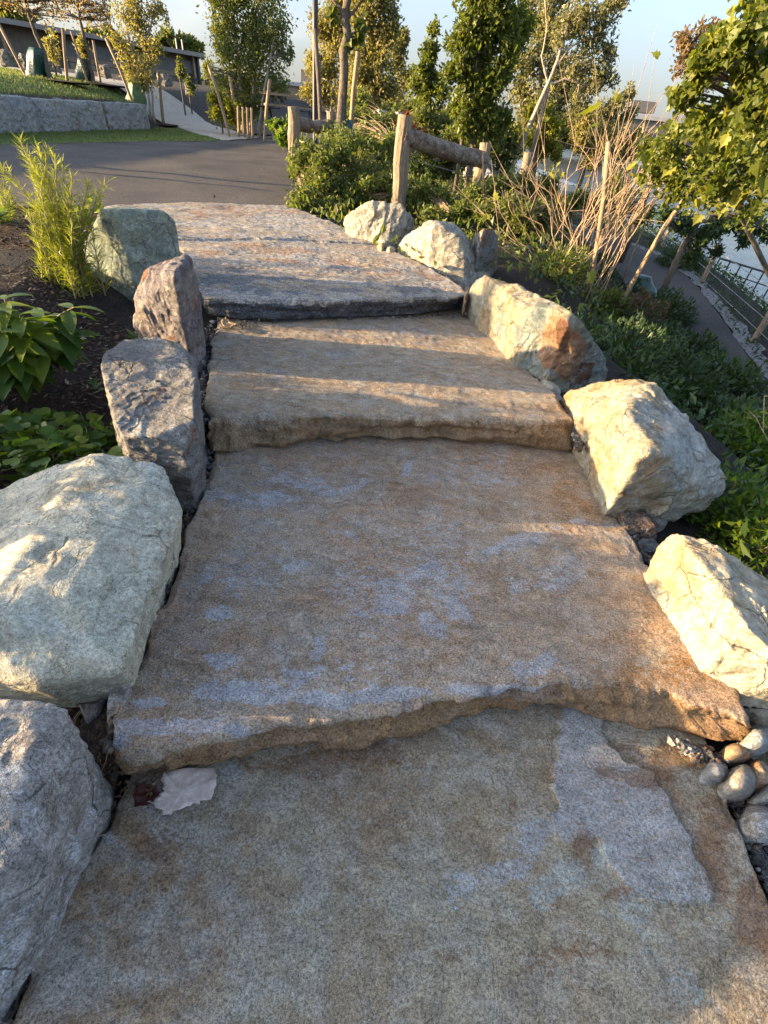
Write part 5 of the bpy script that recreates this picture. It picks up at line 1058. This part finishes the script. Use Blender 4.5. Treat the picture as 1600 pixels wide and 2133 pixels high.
# ground cover everywhere on the slope and banks
k = 26000; xs = rng.uniform(1.3, 11, k); yy = rng.uniform(-.5, 19, k)
keep = (xs > xr(yy)+.0) & (sdist(np.column_stack([xs, yy]), np.array(lowp_r+lowp_l)) < -.03); xs, yy = xs[keep], yy[keep]
pt = np.column_stack([xs, yy, GV(xs, yy)+rng.uniform(.0, .14, len(xs))]); V, F = leaf_cloud(pt, .075, rng, .4, .8)
tag(obj('ground_cover', mesh('ground_cover', V, F, L['dark'])), 'low dark green ground cover over the slope beside the lower path', 'ground cover', None, 'stuff')
k = 9000; xs = rng.uniform(-4, 2.6, k); yy = rng.uniform(4.8, 19, k)
q = np.column_stack([xs, yy]); s4 = np.array([P(x, y, .48)[:2] for x, y in [(425, 618), (212, 431), (600, 432), (975, 612)]])
keep = (sdist(q, np.array(asph)) < -.08) & (sdist(q, s4) < -.05) & (sdist(q, np.array(lowp_r+lowp_l)) < -.03) & (xs > -3.7); xs, yy = xs[keep], yy[keep]
pt = np.column_stack([xs, yy, GV(xs, yy)+rng.uniform(.0, .2, len(xs))]); V, F = leaf_cloud(pt, .08, rng, .5, .6)
tag(obj('ground_cover', mesh('ground_cover', V, F, L['olive'])), 'olive green undergrowth between the asphalt and the lower path', 'ground cover', None, 'stuff')
# moss on the squared rock, yellow leaved twig at right
rs = np.random.default_rng(9); pt = np.array([P(rs.normal(1082, 7), rs.uniform(500, 585), rs.uniform(.1, .45)) for _ in range(900)]); pt = np.array([P(1082+rs.normal()*8, y_, np.interp(y_, [500, 585], [.47, .10]))+rs.normal(size=3)*.02 for y_ in rs.uniform(498, 588, 900)])
V, F = leaf_cloud(pt, .022, rs, .8); tag(obj('moss', mesh('moss', V, F, M['moss'])), 'green moss strip hanging down between the two squared rocks', 'moss', None, 'stuff')
root = empty('sprig', P(1600, 960, -.2), 'thin twig with a few round yellow leaves at the right edge', 'sprig'); mb = MB()
b0, b1, b2, b3 = P(1640, 990, -.15), P(1590, 900, .15), P(1575, 870, .22), P(1592, 825, .3)
mb.tube([b0, b1, b2], [.005, .004, .003], 5); mb.tube([b1, b3], [.003, .002], 5); mb.tube([b2, P(1560, 856, .24)], [.003, .002], 5); mb.build('stem', M['twig'], root)
ov_y = ovate(L['yellow'], 'leaf', .32)
for px, py, z in ((1560, 862, .24), (1578, 868, .24), (1592, 826, .30), (1600, 862, .25), (1585, 880, .2), (1568, 872, .2), (1598, 892, .17)): put_leaf(ov_y, root, P(px, py, z), (rs.normal()-.4, rs.normal()*.5, .2), rs.uniform(.035, .05), rs.uniform(-.6, .6))

# ------------------------------------------------------------------ left bed plants
# feathery shrub
def feathery(lab, base, stems, seed, group=None):
    rs = np.random.default_rng(seed); b = P(*base); root = empty('feathery_plant', (b[0], b[1], Gz(b[0], b[1])), lab, 'plant', group); mb = MB(); LV, LF, k0 = [], [], 0
    for (px, py, dy) in stems:
        s = np.array([b[0]+rs.normal()*.09, b[1]+rs.normal()*.09, Gz(b[0], b[1])-.02]); t_ = Y(px, py, b[1]+dy); m_ = (s+t_)/2+np.array([(s[0]-t_[0])*.12, 0, .06]); c_ = bez(s, m_, t_, 22); mb.tube(c_, np.linspace(.006, .002, 22), 5, False)
        ln = np.linalg.norm(np.diff(c_, axis=0), axis=1).sum(); k = int(ln*250)
        u = rs.uniform(.02, 1, k); pt = np.stack([np.interp(u, np.linspace(0, 1, 22), c_[:, j]) for j in range(3)], 1); tg = np.gradient(c_, axis=0); tg /= np.linalg.norm(tg, axis=1)[:, None]; td = np.stack([np.interp(u, np.linspace(0, 1, 22), tg[:, j]) for j in range(3)], 1)
        d_ = td*.75+rdirs(k, rs)*.75; d_ /= np.linalg.norm(d_, axis=1)[:, None]; uu = np.cross(d_, rdirs(k, rs)); uu /= np.linalg.norm(uu, axis=1)[:, None]
        sz = .115*rs.uniform(.6, 1.15, k)*(1-.35*u); V, F = quad_leaves(pt, d_, uu, sz, np.full(k, .0026), .1, .12); LV.append(V); LF.append(F+k0); k0 += len(V)
    mb.build('stems', M['twig'], root, True); tag(obj('foliage', mesh('foliage', loc_mesh(np.concatenate(LV), root), np.concatenate(LF), L['needle']), root), kind='stuff')
feathery('tall feathery lime green plant left of the top step, in front of the asphalt', (160, 610, .42), [(38, 288, .3), (62, 330, .2), (100, 308, .3), (85, 390, .1), (130, 340, .25), (135, 400, .1), (185, 385, .2), (225, 378, .35), (15, 360, .2), (150, 470, 0), (110, 450, .1), (60, 440, .05), (170, 440, .1), (75, 300, .3), (50, 310, .35), (115, 330, .2), (150, 370, .15), (205, 400, .2), (140, 430, .1), (90, 430, .1), (75, 360, .2), (105, 380, .2), (120, 520, -.05), (95, 500, 0), (190, 470, .1), (140, 560, -.1)], 1)
feathery('feathery lime green plant at the very left edge beside the tall one', (40, 520, .45), [(-30, 330, .3), (5, 345, .25), (20, 400, .1), (-40, 420, .1), (40, 420, .1), (-10, 470, 0), (60, 480, 0)], 2)
# broad leaved shrub
def leafy(lab, name, cat, stems, base, m_leaf, n_per, size, seed, z0, droop=.4):
    rs = np.random.default_rng(seed); b = P(*base); root = empty(name, (b[0], b[1], Gz(b[0], b[1])), lab, cat); mb = MB()
    for (px, py, z) in stems:
        s = np.array([b[0], b[1], Gz(b[0], b[1])-.02])+rs.normal(size=3)*[.06, .06, 0]; t_ = P(px, py, z); c_ = bez(s, (s+t_)/2+(0, 0, .08), t_, 8); mb.tube(c_, np.linspace(.007, .003, 8), 5, False)
        for k in range(n_per):
            u = 1-.6*(k/n_per)**1.3; j = u*7; p = c_[int(j)]*(1-j % 1)+c_[min(7, int(j)+1)]*(j % 1); w = k*2.4+rs.uniform(0, .6)
            d_ = np.array([math.cos(w), math.sin(w), (.35 if k < 2 else -.05)-droop*rs.uniform(0, .8)]); put_leaf(m_leaf, root, p, d_, size*rs.uniform(.75, 1.15)*(.7 if k < 2 else 1), rs.uniform(-.35, .35))
    mb.build('stems', M['twig'], root, True); return root
ov = ovate(L['laurel'], 'leaf', .26, .22)
leafy('broad leaved green shrub at the left edge with glowing sunlit top leaves', 'broadleaf_shrub', 'shrub', [(10, 620, .78), (40, 655, .74), (0, 690, .70), (65, 690, .66), (120, 690, .62), (155, 640, .72), (100, 735, .56), (30, 740, .56), (145, 720, .55), (-30, 650, .75), (70, 770, .48), (-20, 740, .55), (150, 700, .6), (20, 790, .45), (90, 660, .66), (-60, 720, .6)], (60, 800, .30), ov, 11, .17, 3, 0)
hl_pts = []
def heartleaf(mat):
    V = [(0, 0, 0)]; k = 12
    for i in range(k+1):
        w = -PI*.93+2*PI*.93*i/k; r = .5*(1+.10*math.cos(3*w)); V.append((r*math.sin(w), r*math.cos(w)+.12, .10*abs(math.sin(w))+.03*math.cos(4*w)))
    return mesh('leaf', V, [(0, i, i+1) for i in range(1, k+1)], mat, True)
hl = heartleaf(L['laurel'])
rs = np.random.default_rng(21); b = P(110, 930, .28); root = empty('heartleaf_plant', (b[0], b[1], Gz(b[0], b[1])), 'low mat of round heart shaped leaves behind the large cream boulder', 'plant')
for i in range(295):
    px, py = rs.uniform(-60, 250), rs.uniform(862, 985)
    if py < 862+(px-120)*.1*(px > 120) or (px > 205 and py > 965): continue
    p = P(px, py, .29+rs.uniform(0, .09)); o = put_leaf(hl, root, p, (rs.normal()*.6, -.6+rs.normal()*.6, .05), rs.uniform(.042, .075), 0); o.rotation_euler = (rs.normal()*.35+.15, rs.normal()*.35, rs.uniform(0, 6.28))
mb = MB()
for i in range(30): p = P(rs.uniform(-40, 240), rs.uniform(870, 970), .27); mb.tube([p-(0, 0, .08), p+(0, 0, .05)], .002, 4)
tag(mb.build('stems', M['twig'], root), kind='stuff')
ros = ovate(L['laurel'], 'leaf', .30, .1)
for i, (lab, px, py, z, R, n_) in enumerate([('small leafy rosette at the upper left corner of the large cream boulder', 40, 965, .33, .10, 16), ('rosette of green leaves left of the large cream boulder', 20, 1010, .33, .09, 14), ('small green rosette on the mulch below the feathery plant', 35, 555, .42, .14, 14), ('tiny green seedling beside the slate boulder', 205, 815, .30, .05, 8), ('tuft of tiny leaves behind the slate boulder', 275, 690, .40, .06, 10)]):
    p = P(px, py, z-.06); root = empty('rosette', (p[0], p[1], Gz(p[0], p[1])), lab, 'plant')
    for k in range(n_): w = k*2.4; put_leaf(ros, root, (p[0], p[1], Gz(p[0], p[1])+.02+.05*(k/n_)), (math.cos(w), math.sin(w), .25+.6*k/n_), R*rs.uniform(.7, 1.1), 0)
# mulch chips
k = 45000; q = np.column_stack([rng.uniform(-7, -.6, k), rng.uniform(.2, 6, k)]); q = q[sdist(q, np.array(leftbed)) > .0]
pt = np.column_stack([q, GV(q[:, 0], q[:, 1])+.020+rng.uniform(0, .018, len(q))]); d = rdirs(len(q), rng); d[:, 2] *= .25; d /= np.linalg.norm(d, axis=1)[:, None]; u = np.cross(d, [0, 0, 1.0]); u /= np.linalg.norm(u, axis=1)[:, None]
s = rng.uniform(.015, .055, len(q)); V, F = quad_leaves(pt, d, u, s, s*.4, .1); tag(obj('mulch_chips', mesh('mulch_chips', V, F, M['chip'])), 'dark brown bark chips covering the left planting bed', 'mulch', None, 'stuff')
# grass
def grass(name, poly, k, hgt, lab, mat='grass'):
    lo, hi = np.min(poly, 0), np.max(poly, 0); q = rng.uniform(lo, hi, (k, 2)); q = q[sdist(q, np.array(poly)) > .02]
    pt = np.column_stack([q, GV(q[:, 0], q[:, 1])+.02]); d = rdirs(len(q), rng)*.5; d[:, 2] = 1; d /= np.linalg.norm(d, axis=1)[:, None]; u = np.cross(d, rdirs(len(q), rng)); u /= np.linalg.norm(u, axis=1)[:, None]
    s = hgt*rng.uniform(.5, 1.2, len(q)); V, F = quad_leaves(pt, d, u, s, s*.22, .1); tag(obj(name, mesh(name, V, F, M[mat])), lab, 'grass', None, 'stuff')
grass('verge_grass', strip, 42000, .07, 'shaded short grass strip between the asphalt and the block wall')
grass('lawn_grass', lawn, 60000, .09, 'sunlit lawn grass on top of the block wall')

# ------------------------------------------------------------------ small litter
def dry(name, lab, pts, z, mat, curl, veins=9):
    W = np.array([P(x, y, z) for x, y in pts]); c = W.mean(0); o_ = [c+(0, 0, curl*.2)]; k = len(W); R1 = []
    for i in range(k):
        a, b2 = W[i], W[(i+1) % k]
        for t in (0, .25, .5, .75): p = a*(1-t)+b2*t; R1.append(p)
    R1 = np.array(R1); n_ = len(R1); rj = np.random.default_rng(4); R1 = R1 + (R1-c)*rj.normal(size=(n_, 1))*.035; V = [c+(0, 0, curl*.3)]; rs = np.random.default_rng(int(pts[0][0])); jit = rs.normal(size=(n_, 3))*.0016
    ax = W[0]-c; ax[2] = 0; ax /= np.linalg.norm(ax)+1e-9; sd = np.array([-ax[1], ax[0], 0])
    for f in (.25, .5, .75, 1.0):
        for i in range(n_):
            p = c+(R1[i]-c)*f; q = (p-c) @ sd; V.append(p+jit[i]*f+(0, 0, curl*(.5*f*f)+.006*math.sin(q*210)*f))
    F = [(0, 1+i, 1+(i+1) % n_) for i in range(n_)]
    for r_ in range(3):
        for i in range(n_): a = 1+r_*n_+i; b2 = 1+r_*n_+(i+1) % n_; F.append((a, a+n_, b2+n_, b2))
    o = obj(name, mesh(name, np.array(V)-c, F, mat, True), None, c); tag(o, lab, 'leaf'); m_ = o.modifiers.new('t', 'SOLIDIFY'); m_.thickness = .001; return o
dry('dry_leaf', 'big pale dried leaf lying under the front edge of the second step', [(345, 1608), (445, 1598), (455, 1625), (438, 1668), (405, 1675), (372, 1690), (345, 1699), (312, 1670), (342, 1650), (338, 1625)], .012, M['dryleaf'], .014)
dry('red_leaf', 'small dark red leaf beside the big pale dried leaf', [(278, 1655), (300, 1635), (325, 1640), (335, 1655), (318, 1675), (282, 1685)], .008, M['redleaf'], .02)
dry('green_leaf', 'tiny green leaf in the gap beside the streaked grey boulder', [(163, 1778), (176, 1776), (179, 1792), (170, 1804), (161, 1795)], .012, L['laurel'], .008)
dry('brown_leaf', 'curled brown leaf in the corner where the third step meets the top one', [(460, 672), (472, 664), (480, 675), (495, 678), (480, 685), (466, 683)], .345, M['stake'], .02)
dry('rust_leaf', 'rust coloured leaf scrap upright in the gap beside the large cream boulder', [(282, 1352), (288, 1350), (286, 1380), (278, 1384)], .17, M['stake'], .02)
V, F = [], []
rs = np.random.default_rng(15); pts = []
for (cx, cy, z, sx_, sy_, k) in [(235, 1640, -.035, 16, 40, 90), (205, 1560, -.02, 12, 40, 60), (50, 2020, -.05, 18, 40, 60), (500, 676, .34, 22, 5, 30), (1460, 1570, .01, 30, 10, 18), (1560, 1700, -.03, 20, 40, 50), (300, 1640, .006, 22, 12, 40)]:
    for _ in range(k): pts.append(P(cx+rs.normal()*sx_, cy+rs.normal()*sy_, z+rs.uniform(0, .015)))
V, F = leaf_cloud(np.array(pts), .018, rs, .5); tag(obj('leaf_litter', mesh('leaf_litter', V, F, leaf_mat('litter', [(.05, .02, .012), (.16, .08, .04), (.19, .15, .10), (.08, .05, .03), (.15, .08, .04)], .1))), 'scraps of dead leaves in the gaps between stones', 'leaf litter', None, 'stuff')
k = 420; q = np.column_stack([rng.uniform(-8, -1.6, k), rng.uniform(6, 20, k)]); q = q[sdist(q, np.array(asph)) > .05]; q = q[rng.uniform(size=len(q)) < .15+.85*np.exp(-sdist(q, np.array(asph))*2.2)]
pt = np.column_stack([q, GV(q[:, 0], q[:, 1])+.036]); d = rdirs(len(q), rng); d[:, 2] *= .2; d /= np.linalg.norm(d, axis=1)[:, None]; u = np.cross(d, [0, 0, 1.0]); sz = rng.uniform(.03, .08, len(q)); V, F = quad_leaves(pt, d, u, sz, sz*.6, .15)
tag(obj('leaf_litter', mesh('leaf_litter', V, F, bpy.data.materials['litter'])), 'dead leaf scraps blown on the asphalt, thickest along its edges', 'leaf litter', None, 'stuff')
# roots and dry stalks in the gap
mb = MB()
for i in range(22):
    a = P(205+rs.normal()*10, 1470+rs.uniform(-50, 90), .0+rs.uniform(0, .05)); e = a+rs.normal(size=3)*[.03, .09, .02]; mb.tube(bez(a, (a+e)/2+rs.normal(size=3)*.02, e, 6), .0013, 4, False)
tag(mb.build('dry_roots', M['twig']), 'tangle of thin dry roots beside the narrow wedge stone', 'roots')
for lab, a, m_, e in [('thin curved dry grass stalk on the left of the second step', (286, 1374, .17), (325, 1378, .19), (343, 1432, .168)), ('thin pale stalk curving out of the gap near the tiny green leaf', (165, 1775, .01), (185, 1745, .03), (220, 1738, .008))]:
    mb = MB(); mb.tube(bez(P(*a), P(*m_), P(*e), 10), .0011, 4); tag(mb.build('grass_stalk', M['stake']), lab, 'stalk')
